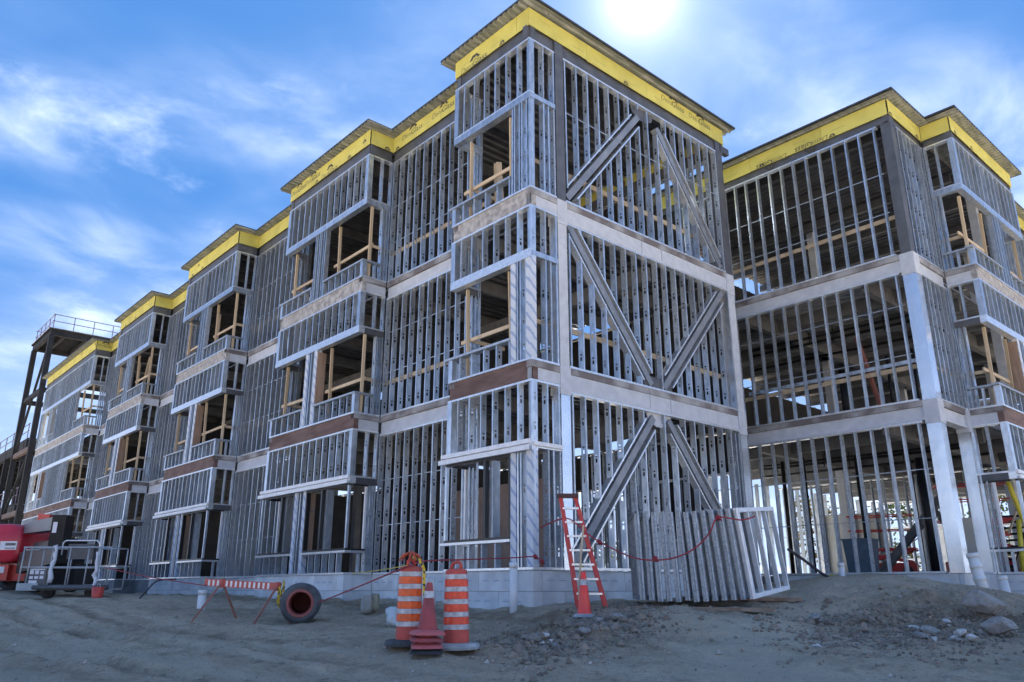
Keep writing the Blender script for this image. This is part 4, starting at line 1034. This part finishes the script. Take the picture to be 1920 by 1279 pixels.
# ------------------------------------------------------------------ white pipes, sacks, sheeting, bucket
mat('pvc', (.66, .68, .69), (.74, .76, .77), .35, 0, 4, 3)
def standpipe(label, u, vb, dep, h, r, lean=(0, 0), collar=(), deep=.3):
    p = G(u, vb, dep); t = thing('white_pipe', label, 'pipe', p, group='white plastic pipes')
    ax_ = Vector((lean[0], lean[1], 1)).normalized()
    MB().tube([ax_*-deep, ax_*h], r, 20).build('pipe_body', 'pvc', t, smooth=True)
    for c in collar: MB().tube([ax_*(c-.05), ax_*(c+.05)], r*1.12, 20).build('coupling', 'pvc', t, smooth=True)
    MB().tube([ax_*(h-.10), ax_*h], r*1.12, 20).build('hub', 'pvc', t, smooth=True)
standpipe('white plastic pipe standing in the dirt before the corner foundation', 963, 1145, 14.9, .92, .075)
standpipe('white plastic pipe standing behind the barricade board', 379, 1118, 17.6, .42, .09)
standpipe('tall leaning white pipe with couplings by the right foundation', 1849, 1137, 18.0, .88, .12, (-.12, -.02), (.30, .58))
standpipe('shorter leaning white pipe at the right edge', 1893, 1137, 19.2, .62, .11, (-.10, 0))
standpipe('stub of white pipe beside the top of the dirt ramp', 1581, 1092, 19.6, .32, .075, (0, 0))
mat('sack', (.36, .335, .29), (.45, .42, .37), .85, 0, 5, 5, bump=.3, bscale=12)
mat('sack2', (.30, .27, .19), (.38, .35, .25), .85, 0, 5, 5, bump=.3, bscale=12)
mat('sheeting', (.42, .46, .48), (.62, .66, .68), .25, 0, 3, 5, bump=.8, bscale=9)
def lump(name, label, cat, p, sx, sy, sz, m, seed, bend=.18, rz=0, n=18, cols=24):
    r = random.Random(seed); b = MB(); vs = []; fs = []
    ph = [r.uniform(0, 6.28) for _ in range(8)]
    for i in range(n+1):
        t = i/n; z = t*sz; rad = min(1, (math.sin(min(t*3.0, 1)*1.571)**.4))*(1-.75*max(0, t-.62)**1.2)
        for k in range(cols):
            a = 6.28319*k/cols; w = 1+bend*(math.sin(3*a+ph[0]+4*t)+.6*math.sin(5*a+ph[1]-6*t)+.4*math.sin(9*a+ph[2]+9*t))*.5
            vs.append((sx*rad*w*math.cos(a), sy*rad*w*math.sin(a), z+.02*math.sin(7*a+ph[3])*t))
    for i in range(n):
        for k in range(cols): fs.append((i*cols+k, i*cols+(k+1) % cols, (i+1)*cols+(k+1) % cols, (i+1)*cols+k))
    fs.append(tuple(n*cols+k for k in range(cols))); fs.append(tuple(range(cols-1, -1, -1)))
    b.add(vs, fs)
    return tag(b.build(name, m, None, p, rz, True), label, cat)
p = G(688, 1129, 16.2); lump('paper_sack', 'pale grey upright sack against the foundation', 'sack', p, .14, .10, .36, 'sack', 1)
p = G(703, 1129, 16.3); lump('paper_sack', 'olive-brown upright sack beside the pale one', 'sack', p, .09, .10, .35, 'sack2', 2)
p = G(797, 1128, 13.8); lump('plastic_sheeting', 'crumpled translucent grey plastic sheeting behind the left drum', 'sheeting', p, .17, .16, .80, 'sheeting', 3, .4)
p = G(745, 1132, 13.6); lump('plastic_sheeting', 'low heap of crumpled grey plastic left of the drums', 'sheeting', p, .20, .16, .33, 'sheeting', 5, .5)
mat('bucket_red', (.55, .06, .05), (.62, .08, .06), .45)
p = G(182, 1119, 20.0)
bt = thing('bucket', 'small red bucket on the ground by the lift basket', 'bucket', p)
MB().lathe([(.001, .005), (.12, .0), (.145, .28), (.15, .28), (.13, .02)], 24).build('bucket_body', 'bucket_red', bt, smooth=True)
MB().tube([(-.145, 0, .27), (-.12, 0, .33), (0, 0, .36), (.12, 0, .33), (.145, 0, .27)], .006, 6).build('bail', 'alu', bt)

# ------------------------------------------------------------------ ropes and hoses
mat('rope_red', (.28, .035, .05), (.36, .05, .06), .8, 0, 40)
mat('rope_yellow', (.60, .48, .05), (.66, .55, .08), .8, 0, 30)
mat('hose', (.05, .045, .06), None, .6)
def spline(pts, n=8):
    out = []
    for i in range(len(pts)-1):
        p0, p1, p2, p3 = pts[max(i-1, 0)], pts[i], pts[i+1], pts[min(i+2, len(pts)-1)]
        for k in range(n):
            t = k/n; out.append(.5*((2*p1)+(p2-p0)*t+(2*p0-5*p1+4*p2-p3)*t*t+(3*p1-p0-3*p2+p3)*t**3))
    out.append(pts[-1]); return out
def rope(label, pts, r, m, name='rope', knots=()):
    pp = spline([P(*p) for p in pts]); b = MB().tube(pp, r, 6)
    for k in knots:
        c = P(*k)
        for a_ in range(4): b.tube([c+Vector((math.cos(a_*1.6)*.05, math.sin(a_*1.6)*.05, .03)), c+Vector((-math.cos(a_*1.6)*.05, .02, -.03)), c+Vector((.02, -math.sin(a_)*.04, .05))], r*1.3, 5)
    return tag(b.build(name, m, smooth=True), label, 'rope')
dr = (top-CAM).dot(FWD)
rope('red rope strung along the bay foundation from the left drum to the corner', [(766, 1062, 9.85), (800, 1052, 10.8), (880, 1049, 12.6), (960, 1046, 14.2), (1001, 1044, 15.0), (1016, 1052, 15.05), (1018, 1062, 15.08)], .011, 'rope_red', knots=[(1003, 1045, 15.0), (1016, 1054, 15.05)])
rope('red rope running down from the left drum past the culvert pipe', [(764, 1062, 9.8), (720, 1080, 10.8), (660, 1105, 12.4), (597, 1130, 14.1)], .011, 'rope_red')
rope('sagging red rope tied from the ladder to the top of the stud panels', [(1012, 990, 15.3), (1062, 972, 14.6), (1100, 1000, 14.2), (1135, 1022, 13.9), (1180, 1043, 13.6), (1215, 1050, 13.25), (1260, 1047, 13.05), (1300, 1030, 12.95), (1330, 1000, 12.9), (1346, 971, 12.95), (1390, 975, 13.0), (1415, 968, 13.1)], .013, 'rope_red', knots=[(1123, 1018, 13.95), (1228, 1049, 13.2), (1346, 972, 12.95)])
rope('red and white line stretched from the barricade toward the lift basket', [(386, 1098, 15.6), (330, 1090, 17), (270, 1080, 18.5), (195, 1064, 20.4)], .011, 'rope_red')
rope('thin yellow line strung left of the drums across the recess', [(764, 1060, 9.9), (720, 1068, 12), (660, 1076, 14.5)], .006, 'rope_yellow')
rope('yellow rope looping off the right corner column onto the mound', [(1772, 1015, 23.6), (1790, 1040, 23.3), (1796, 1065, 23.1), (1785, 1090, 22.9), (1762, 1099, 22.5), (1748, 1099, 22.4), (1752, 1093, 22.5)], .03, 'rope_yellow')
rope('tangled yellow rope lying at the left of the dirt ramp', [(1545, 1078, 20.0), (1552, 1084, 19.9), (1560, 1079, 19.8), (1563, 1088, 19.7), (1572, 1086, 19.7), (1566, 1080, 19.8)], .03, 'rope_yellow')
rope('black cable slanting from the panels down to the ramp', [(1478, 1030, 18.5), (1510, 1052, 19.0), (1545, 1078, 19.6), (1575, 1091, 19.6)], .035, 'hose', 'cable')
rope('dark hose arching over the foundation left of the barricade', [(262, 1122, 20.2), (275, 1108, 20.1), (290, 1092, 20.1), (305, 1087, 20.1), (330, 1086, 20.0)], .022, 'hose', 'hose')

# ------------------------------------------------------------------ boom lift at left
mat('lift_red', (.50, .025, .05), (.56, .035, .06), .28, 0, 2, 3)
mat('lift_red2', (.48, .05, .035), (.56, .06, .045), .45, 0, 3, 3)
mat('lift_grey', (.36, .38, .40), (.46, .48, .50), .45, .2, 6, 4)
mat('toe', (.30, .36, .40), (.40, .46, .50), .5, .1, 4)
mat('sticker', (.62, .64, .70), (.70, .72, .78), .5)
LB = thing('boom_lift', 'boom lift with grey railed basket lowered in front of its red counterweight', 'boom lift', G(110, 1104, 21.5))
def lb(b, name, m, sm=False):
    o = b.build(name, m, LB, smooth=sm); o.location = o.location-LB.location; return o
hx = Vector((RT.x, RT.y, 0)).normalized(); hy = Vector((FWD.x, FWD.y, 0)).normalized()
O_ = P(33, 1098, 21.0); O_.z = gz(O_.x, O_.y)+.24
ML = Matrix(((hx.x, hy.x, 0, O_.x), (hx.y, hy.y, 0, O_.y), (0, 0, 1, O_.z), (0, 0, 0, 1)))
def V(x, y, z): return ML @ Vector((x, y, z))
BWd, BDp = 2.35, .95
lb(MB().box(0, BWd, 0, BDp, 0, .05, M=ML), 'basket_floor', 'lift_grey')
toe = lb(MB().box(-.02, .55, -.03, -.012, -.02, .17, M=ML), 'toe_board', 'toe'); lb(MB().box(.55, BWd, -.05, -.012, -.01, .13, M=ML), 'bumper', 'dark_steel')
lb(MB().tube([V(.45, -.08, .06), V(BWd+.1, -.08, .06)], .06, 10), 'bumper_roll', 'dark_steel', True)
for x, y in ((0, 0), (.2, 0), (.78, 0), (1.25, 0), (1.75, 0), (BWd, 0), (0, BDp), (.8, BDp), (1.6, BDp), (BWd, BDp)):
    lb(MB().tube([V(x, y, .05), V(x+.02, y, 1.10)], .019, 8), 'rail_post', 'lift_grey', True)
for z in (.58, 1.10):
    lb(MB().tube([V(0, 0, z), V(BWd, 0, z), V(BWd, BDp, z), V(0, BDp, z), V(0, 0, z)], .020, 8), 'basket_rail', 'lift_grey', True)
lb(MB().tube([V(.06, -.01, 1.08), V(.09, -.03, 1.03), V(.42, -.03, 1.03), V(.46, -.01, 1.08)], .014, 6), 'entry_bar', 'lift_grey', True)
sg = lb(MB().box(.22, .70, .02, .05, .10, .55, M=ML), 'notice_board', 'dark_steel')
bb = MB()
for i, (x, z, w, h) in enumerate(((.26, .40, .10, .10), (.40, .40, .10, .10), (.54, .40, .10, .08), (.26, .28, .10, .07), (.40, .28, .10, .07), (.54, .28, .10, .08), (.26, .14, .22, .10), (.26, .51, .40, .03))): bb.box(x, x+w, .012, .018, z, z+h, M=ML)
lb(bb, 'notice_sticker', 'sticker')
lb(MB().box(1.05, 1.75, .25, .50, .80, 1.20, M=ML), 'control_box', 'dark_steel')
lb(MB().tube([V(.98, .1, .9), V(.98, .1, 1.22), V(1.05, .1, 1.28), V(1.9, .1, 1.28), V(1.98, .1, 1.2), V(1.98, .1, .9)], .02, 8), 'guard_hoop', 'alu', True)
for x0, z1_ in ((.88, 1.15), (2.05, .98)):
    b = MB(); r = random.Random(int(x0*100))
    pts_ = [V(x0+r.uniform(-.04, .04), -.05+r.uniform(-.03, .03), z1_-i*.12) for i in range(9)]
    b.tube(pts_, [.03+r.uniform(0, .035) for _ in pts_], 9); lb(b, 'wrapped_hose', 'sticker', True)
lb(MB().box(.95, 1.45, .97, 1.2, .15, .70, M=ML), 'platform_mount', 'black_steel')
lb(MB().box(.02, .42, 1.05, 1.5, 1.15, 2.05, M=ML), 'rotator', 'black_steel')
lb(MB().box(.08, .20, 1.035, 1.045, 1.55, 1.85, M=ML), 'notice_sticker', 'sticker')
lb(MB().bar(V(.1, 1.5, 1.85), V(-4.6, 7.8, 2.15), .40, .38), 'jib', 'dark_steel'); lb(MB().bar(V(.1, 1.9, 1.1), V(-4.4, 7.6, .9), .55, .70), 'lower_boom', 'black_steel')
lb(MB().bar(V(-.6, 3.4, .75), V(-3.6, 7.4, .85), .9, 1.5), 'boom_housing', 'black_steel')
lb(MB().bar(V(-2.6, 5.0, 2.3), V(-2.1, 4.8, 2.25), .3, .26), 'jib_end', 'lift_red2')
MC = ML @ Matrix.Translation((-5.95, 7.6, -.05)) @ Matrix.Rotation(R(-8), 4, 'Z')
def rounded(M, x0, x1, y0, y1, z0, z1, r=.3, n=5):
    b = MB(); prof = []
    for cx, cz, a0 in ((x1-r, z1-r, 0), (x0+r, z1-r, 90), (x0+r, z0+r*.6, 180), (x1-r, z0+r*.6, 270)):
        for k in range(n+1): a = R(a0+90*k/n); rr = r if a0 < 180 else r*.6; prof.append((cx+math.cos(a)*r, cz+math.sin(a)*rr))
    N = len(prof); vs = []
    for y, s in ((y0, .90), (y0+.10, 1), (y1-.1, 1), (y1, .9)):
        mx, mz = (x0+x1)/2, (z0+z1)/2
        vs += [M @ Vector((mx+(x-mx)*s, y, mz+(z-mz)*s)) for x, z in prof]
    fs = [(j*N+k, j*N+(k+1) % N, (j+1)*N+(k+1) % N, (j+1)*N+k) for j in range(3) for k in range(N)] + [tuple(range(N-1, -1, -1)), tuple(3*N+k for k in range(N))]
    return b.add(vs, fs)
cw = lb(rounded(MC, -.9, 1.35, 0, 1.7, .98, 2.35, .55, 7), 'counterweight', 'lift_red', True)
lb(MB().box(.55, 1.22, -.02, .004, 1.42, 1.72, M=MC), 'plate', 'sticker')
o = link('lettering', textme('A', .26, 'black_frame', .3), LB); o.matrix_world = Matrix.Translation(-LB.location) @ MC @ Matrix.Translation((.68, -.026, 1.60)) @ Matrix.Rotation(R(90), 4, 'X')
lb(MB().box(.76, 1.17, -.026, -.022, 1.57, 1.66, M=MC), 'plate_print', 'dark_steel'); lb(MB().box(.76, 1.17, -.026, -.022, 1.46, 1.49, M=MC), 'plate_print', 'dark_steel')
lb(MB().box(-.9, 1.9, .3, 2.2, .35, .92, M=MC), 'chassis', 'lift_red2'); lb(MB().box(.35, .95, .10, .28, .36, .90, M=MC), 'chassis_box', 'lift_red2'); lb(MB().box(.60, .80, .09, .099, .62, .84, M=MC), 'notice_sticker', 'sticker')
for x in (-.5, 2.0):
    for y in (.35, 2.2):
        Mw = MC @ Matrix.Translation((x, y, .40)) @ Matrix.Rotation(R(90), 4, 'X')
        w = lb(MB().lathe([(.20, -.16), (.42, -.15), (.45, -.10), (.45, .10), (.42, .15), (.20, .16), (.19, .12), (.001, .12)], 28, M=Mw), 'wheel', 'rubber', True)
for x in (.35, 1.55):
    Mw = ML @ Matrix.Translation((x+.1, .7, -.06)) @ Matrix.Rotation(R(90), 4, 'X')
    lb(MB().lathe([(.02, -.1), (.16, -.1), (.18, 0), (.16, .1), (.02, .1)], 20, M=Mw), 'skid_roller', 'rubber', True)

# ------------------------------------------------------------------ inside the right wing: lifts, bin, boards
mat('scissor_red', (.55, .03, .035), (.60, .05, .05), .45)
def scissor(label, p, rz, h, n):
    t = thing('scissor_lift', label, 'scissor lift', p, rz, 'red scissor lifts inside the wing')
    MB().box(-.9, .9, -.38, .38, .10, .40).build('chassis', 'scissor_red', t)
    for x in (-.65, .65):
        for y in (-.40, .40): MB().lathe([(.02, -.05), (.14, -.05), (.15, 0), (.14, .05), (.02, .05)], 16, M=Matrix.Translation((x, y, .15)) @ Matrix.Rotation(R(90), 4, 'X')).build('wheel', 'rubber', t)
    for k in range(n):
        z0, z1 = .42+k*h/n, .42+(k+1)*h/n
        for y in (-.33, .33):
            MB().bar((-.8, y, z0), (.8, y, z1), .04, .10).build('scissor_arm', 'scissor_red', t); MB().bar((.8, y*.92, z0), (-.8, y*.92, z1), .04, .10).build('scissor_arm', 'scissor_red', t)
    MB().box(-.95, .95, -.38, .38, .42+h, .50+h).build('platform', 'scissor_red', t)
    for z in (.55, 1.0): MB().tube([(-.93, -.36, .5+h+z), (.93, -.36, .5+h+z), (.93, .36, .5+h+z), (-.93, .36, .5+h+z), (-.93, -.36, .5+h+z)], .02, 6).build('guard_rail', 'scissor_red', t)
    return t
scissor('red scissor lift half raised among the black pipes', (2.9, 15.2, 0), .5, 1.1, 3)
scissor('low red scissor lift behind the blue-grey bin', (.2, 15.0, 0), .3, .35, 1)
mat('bin_blue', (.06, .10, .14), (.08, .125, .17), .5)
bn = thing('plastic_bin', 'blue-grey plastic bin just inside the right wing', 'bin', (1.25, 11.2, 0), .1)
MB().add([(-.30, -.30, .02), (.30, -.30, .02), (.30, .30, .02), (-.30, .30, .02), (-.36, -.36, .92), (.36, -.36, .92), (.36, .36, .92), (-.36, .36, .92)], [(3, 2, 1, 0), (0, 1, 5, 4), (1, 2, 6, 5), (2, 3, 7, 6), (3, 0, 4, 7)]).build('bin_body', 'bin_blue', bn)
MB().box(-.38, .38, -.38, .38, .90, .95).build('rim', 'bin_blue', bn)
mat('pale_board', (.55, .53, .48), (.64, .62, .57), .8, 0, 3)
b = MB().box(-.6, .6, -.05, .05, 0, 1.5); tag(b.build('board_stack', 'pale_board', None, (3.35, 13.2, 0), .3), 'pale boards leaning upright inside the wing near the corner column', 'boards')
mat('yellow_paint', (.62, .52, .04), (.68, .58, .07), .5)
for lab, p0, p1 in (('yellow shoring prop slanting inside the right bay window', (4.55, 13.0, 2.6), (4.6, 14.6, .0)), ('second yellow prop low in the right bay', (4.5, 13.6, 1.4), (4.5, 13.2, .0))):
    o = MB().tube([p0, p1], .06, 10).build('shoring_prop', 'yellow_paint', smooth=True); tag(o, lab, 'prop')

# ------------------------------------------------------------------ rocks
mat('rock', (.20, .19, .175), (.33, .315, .295), .9, 0, 3.5, 8, bump=.5, bscale=14, rnd=.18)
mat('rock_pale', (.46, .45, .43), (.60, .59, .57), .85, 0, 4, 7, bump=.4, bscale=16, rnd=.1)
mat('rock_brown', (.25, .23, .21), (.36, .335, .31), .9, 0, 3, 7, bump=.5, bscale=12)
import bmesh
def rock_me(seed, flat=.65, elong=1.5):
    r = random.Random(seed); bm = bmesh.new(); bmesh.ops.create_icosphere(bm, subdivisions=3, radius=1)
    pl = [(Vector((r.gauss(0, 1), r.gauss(0, 1), r.gauss(0, 1))).normalized(), r.uniform(.55, .85)) for _ in range(11)]
    for v in bm.verts:
        c = v.co.copy()
        for n_, d_ in pl:
            e = c.dot(n_)-d_
            if e > 0: c -= n_*e*.92
        c *= 1+.05*math.sin(c.x*9+seed)*math.sin(c.y*8)
        v.co = Vector((c.x*elong, c.y, c.z*flat))
    me_ = bpy.data.meshes.new('rock'); bm.to_mesh(me_); bm.free(); return me_
def rock(u, v, dep, w, m, seed, label, flat=.62, elong=1.35, sink=.25, rz=None, tilt=0, group='loose rocks on the dirt'):
    p = G(u, v, dep); me_ = rock_me(seed, flat, elong); me_.materials.append(MAT[m]); s = w/2/elong
    o = link('rock', me_, None, p+Vector((0, 0, s*flat*(1-sink))), 0)
    o.rotation_euler = (tilt, tilt*.5, rz if rz is not None else seed*1.7); o.scale = (s, s, s)
    return tag(o, label, 'rock', group)
big = [(1005, 1210, 10.6, .20, 'rock', 1, 'grey rock on top of the small rubble pile'), (1021, 1217, 10.4, .17, 'rock_pale', 2, 'pale block leaning on the small rubble pile'), (1096, 1203, 10.8, .26, 'rock', 3, 'single grey rock right of the rubble pile'),
 (1000, 1228, 10.2, .22, 'rock', 4, 'dark slab low in the rubble pile'), (1040, 1232, 10.2, .18, 'rock', 5, 'rounded rock at the foot of the rubble pile'), (1850, 1172, 13.0, .80, 'rock_brown', 6, 'large flat brown slab tilted on the right mound'), (1880, 1214, 11.4, .62, 'rock_brown', 7, 'large angular rock at the right edge of the frame'),
 (1715, 1192, 12.0, .20, 'rock_pale', 8, 'white jagged stone in the middle of the mound'), (1745, 1202, 11.7, .34, 'rock', 9, 'grey boulder half buried in the mound'), (1806, 1214, 11.2, .26, 'rock_pale', 10, 'long pale stone low on the mound'), (1792, 1226, 10.9, .16, 'rock_pale', 11, 'small round pale stone beside the long one'),
 (1829, 1232, 10.8, .24, 'rock_pale', 12, 'speckled white stone lowest on the right mound'), (1535, 1236, 10.3, .16, 'rock_pale', 13, 'flat white stone alone left of the mound'), (1528, 1168, 12.6, .34, 'rock', 14, 'dark grey boulder at the left end of the mound'), (1732, 1222, 11.0, .24, 'rock', 15, 'flat grey stone below the half-buried boulder'),
 (1756, 1228, 10.9, .16, 'rock_pale', 16, 'narrow pale stone under the grey boulder'), (1777, 1186, 12.4, .16, 'rock_pale', 17, 'cream stone near the crest of the mound'), (1124, 1172, 12.3, .28, 'rock_brown', 18, 'brown clod below the bright cone'), (1160, 1178, 12.2, .26, 'rock', 19, 'bluish grey clod right of the bright cone')]
for k, a in enumerate(big): rock(*a, tilt=.15*((k % 5)-2), sink=.15)
rr = random.Random(5)
for k in range(26):
    if k < 12: u, v, dep = 1008+rr.gauss(0, 22), 1224+rr.gauss(0, 8), 10.4+rr.gauss(0, .25)
    else: u = rr.uniform(1560, 1880); v = 1180+rr.uniform(0, 55); dep = 13.2-(v-1170)*.04
    rock(u, v, dep, rr.uniform(.07, .14), rr.choice(('rock', 'rock_pale', 'rock_brown', 'rock')), 40+k, 'small loose stone among the rubble pile' if k < 12 else 'small loose stone scattered on the right mound', group='small stones in the rubble pile' if k < 12 else 'small stones on the mound')
mat('clod', (.24, .205, .17), (.50, .45, .39), .95, 0, 2.2, 6, world=True)
# pebbles: too many to count
pb = MB(); rr = np.random.RandomState(3); N = 15000
px = rr.uniform(-6, 10.5, N); py = rr.uniform(-9.5, 9.3, N); s_ = rr.uniform(.006, .022, N)**1.0*(1+(rr.rand(N) > .96)*1.6)
keep = ~((px < .3) & (py > -.25)); w_ = np.exp(-((px-6.2)**2+(py-4)**2)/8)+np.exp(-((px-3)**2+(py+2.7)**2)/3)+.35; keep &= rr.rand(N) < w_
px, py, s_ = px[keep], py[keep], s_[keep]; hz_ = gheight(px, py)
for x, y, z, s in zip(px, py, hz_, s_):
    j = [rr.uniform(.6, 1.3) for _ in range(6)]
    pb.add([(x+s*j[0], y, z), (x, y+s*j[1], z), (x-s*j[2], y, z), (x, y-s*j[3], z), (x+s*.2, y+s*.1, z+s*.8*j[4]), (x, y, z-s)], [(0, 1, 4), (1, 2, 4), (2, 3, 4), (3, 0, 4), (1, 0, 5), (2, 1, 5), (3, 2, 5), (0, 3, 5)])
o = pb.build('gravel', 'clod'); o['kind'] = 'stuff'; o['label'] = 'scattered pebbles and crumbs of dirt'; o['category'] = 'gravel'

mat('brown_clod', (.17, .135, .105), (.34, .28, .225), .95, 0, 3, 6, world=True)
cb = MB(); rc = np.random.RandomState(8); cnt = 0
for k in range(5200):
    if k % 4 == 0: u, v = rc.normal(1010, 60), rc.normal(1215, 18); dep = 10.5-(v-1215)*.045
    elif k % 4 == 1: u, v = rc.normal(1150, 48), rc.normal(1163, 14); dep = 12.6-(v-1160)*.06
    else: u, v = rc.normal(1690, 120), rc.normal(1190, 26); dep = 12.4-(v-1180)*.045
    p_ = P(u, v, dep); x, y = p_.x, p_.y; s = rc.uniform(.010, .034)*(1+1.4*(rc.rand() > .93)); a = rc.uniform(0, 6.28)
    z = (x, y)
    cb.v.append((x, y, s)); cnt += 1
pts_ = np.array(cb.v); hh = gheight(pts_[:, 0], pts_[:, 1]); cb = MB()
for (x, y, s), z in zip(pts_, hh):
    j = rc.uniform(.6, 1.35, 8); a = rc.uniform(0, 6.28); c_, s2 = math.cos(a), math.sin(a)
    ring = [(x+s*j[i]*math.cos(a+i*1.257), y+s*j[i]*math.sin(a+i*1.257), z+s*.15*j[i]) for i in range(5)]
    tp = [(x+s*.55*j[(i+2) % 5]*math.cos(a+i*1.257+.3), y+s*.55*j[(i+2) % 5]*math.sin(a+i*1.257+.3), z+s*.85*j[(i+1) % 5]) for i in range(5)]
    cb.add(ring+tp+[(x, y, z-s)], [(i, (i+1) % 5, 5+(i+1) % 5, 5+i) for i in range(5)]+[(5, 6, 7, 8, 9)]+[((i+1) % 5, i, 10) for i in range(5)])
o = cb.build('dirt_clods', 'brown_clod'); o['kind'] = 'stuff'; o['label'] = 'loose brown clods over the mound and rubble pile'; o['category'] = 'clods'

# ------------------------------------------------------------------ trees beyond the site
mat('bark', (.07, .055, .04), (.11, .09, .07), .9)
mat('leaf', (.045, .085, .025), (.10, .12, .035), .7, 0, .8, 2, rnd=.25)
mat('leaf_autumn', (.16, .12, .03), (.09, .10, .03), .7, 0, .8, 2, rnd=.2)
def tree(label, x, y, h, rad, m, seed):
    r = random.Random(seed); z = gz(x, y) if abs(x) < 90 and abs(y) < 90 else -.7
    t = thing('tree', label, 'tree', (x, y, z-.1), group='trees beyond the site')
    b = MB().tube([(0, 0, 0), (r.uniform(-.2, .2), r.uniform(-.2, .2), h*.4), (r.uniform(-.5, .5), r.uniform(-.5, .5), h*.9)], [h*.022, h*.016, h*.004], 8)
    cl = []
    for k in range(16):
        a = r.uniform(0, 6.28); zz_ = h*r.uniform(.28, .98); rr_ = rad*(1-abs(zz_/h-.55)*1.25)*r.uniform(.35, 1)
        c = Vector((math.cos(a)*rr_, math.sin(a)*rr_, zz_)); cl.append(c)
        b.tube([(0, 0, zz_*.75), tuple(c*.6+Vector((0, 0, zz_*.33))), tuple(c)], [h*.007, h*.005, h*.002], 5)
    b.build('trunk', 'bark', t)
    L = MB()
    for c in cl:
        cr = rad*r.uniform(.25, .42)
        for k in range(110):
            d = Vector((r.gauss(0, 1), r.gauss(0, 1), r.gauss(0, .75)))*cr*.55; p = c+d; s = r.uniform(.10, .22)*h/8
            n1 = Vector((r.gauss(0, 1), r.gauss(0, 1), r.gauss(0, 1))).normalized(); n2 = n1.orthogonal().normalized()
            L.add([p-n1*s, p+n2*s*.6, p+n1*s, p-n2*s*.6], [(0, 1, 2, 3)])
    L.build('crown', m, t)
tl_ = [('leafy tree seen between the two right columns', -6, 46, 6.5, 2.6, 'leaf', 1), ('yellowing tree seen through the right bay window', -1, 47, 7, 2.8, 'leaf_autumn', 2), ('tree behind the right bay, farthest right', 3.5, 46, 6.5, 2.6, 'leaf', 3), ('tree seen low through the right wing studs', -11, 45, 6, 2.6, 'leaf', 4),
 ('tree behind the middle of the right wing', -17, 44, 6.5, 2.8, 'leaf_autumn', 5), ('tree seen through the gable ground floor', -23, 40, 6, 2.6, 'leaf', 6), ('tree seen through the corner bay window', -32, 36, 6, 2.6, 'leaf', 7), ('tree behind the recess beside the corner bay', -41, 30, 6, 2.6, 'leaf_autumn', 8), ('tree behind the second bay', -52, 28, 6.5, 2.8, 'leaf', 9), ('tree behind the third bay', -66, 26, 7, 3, 'leaf', 10)]
for a in tl_: tree(*a)
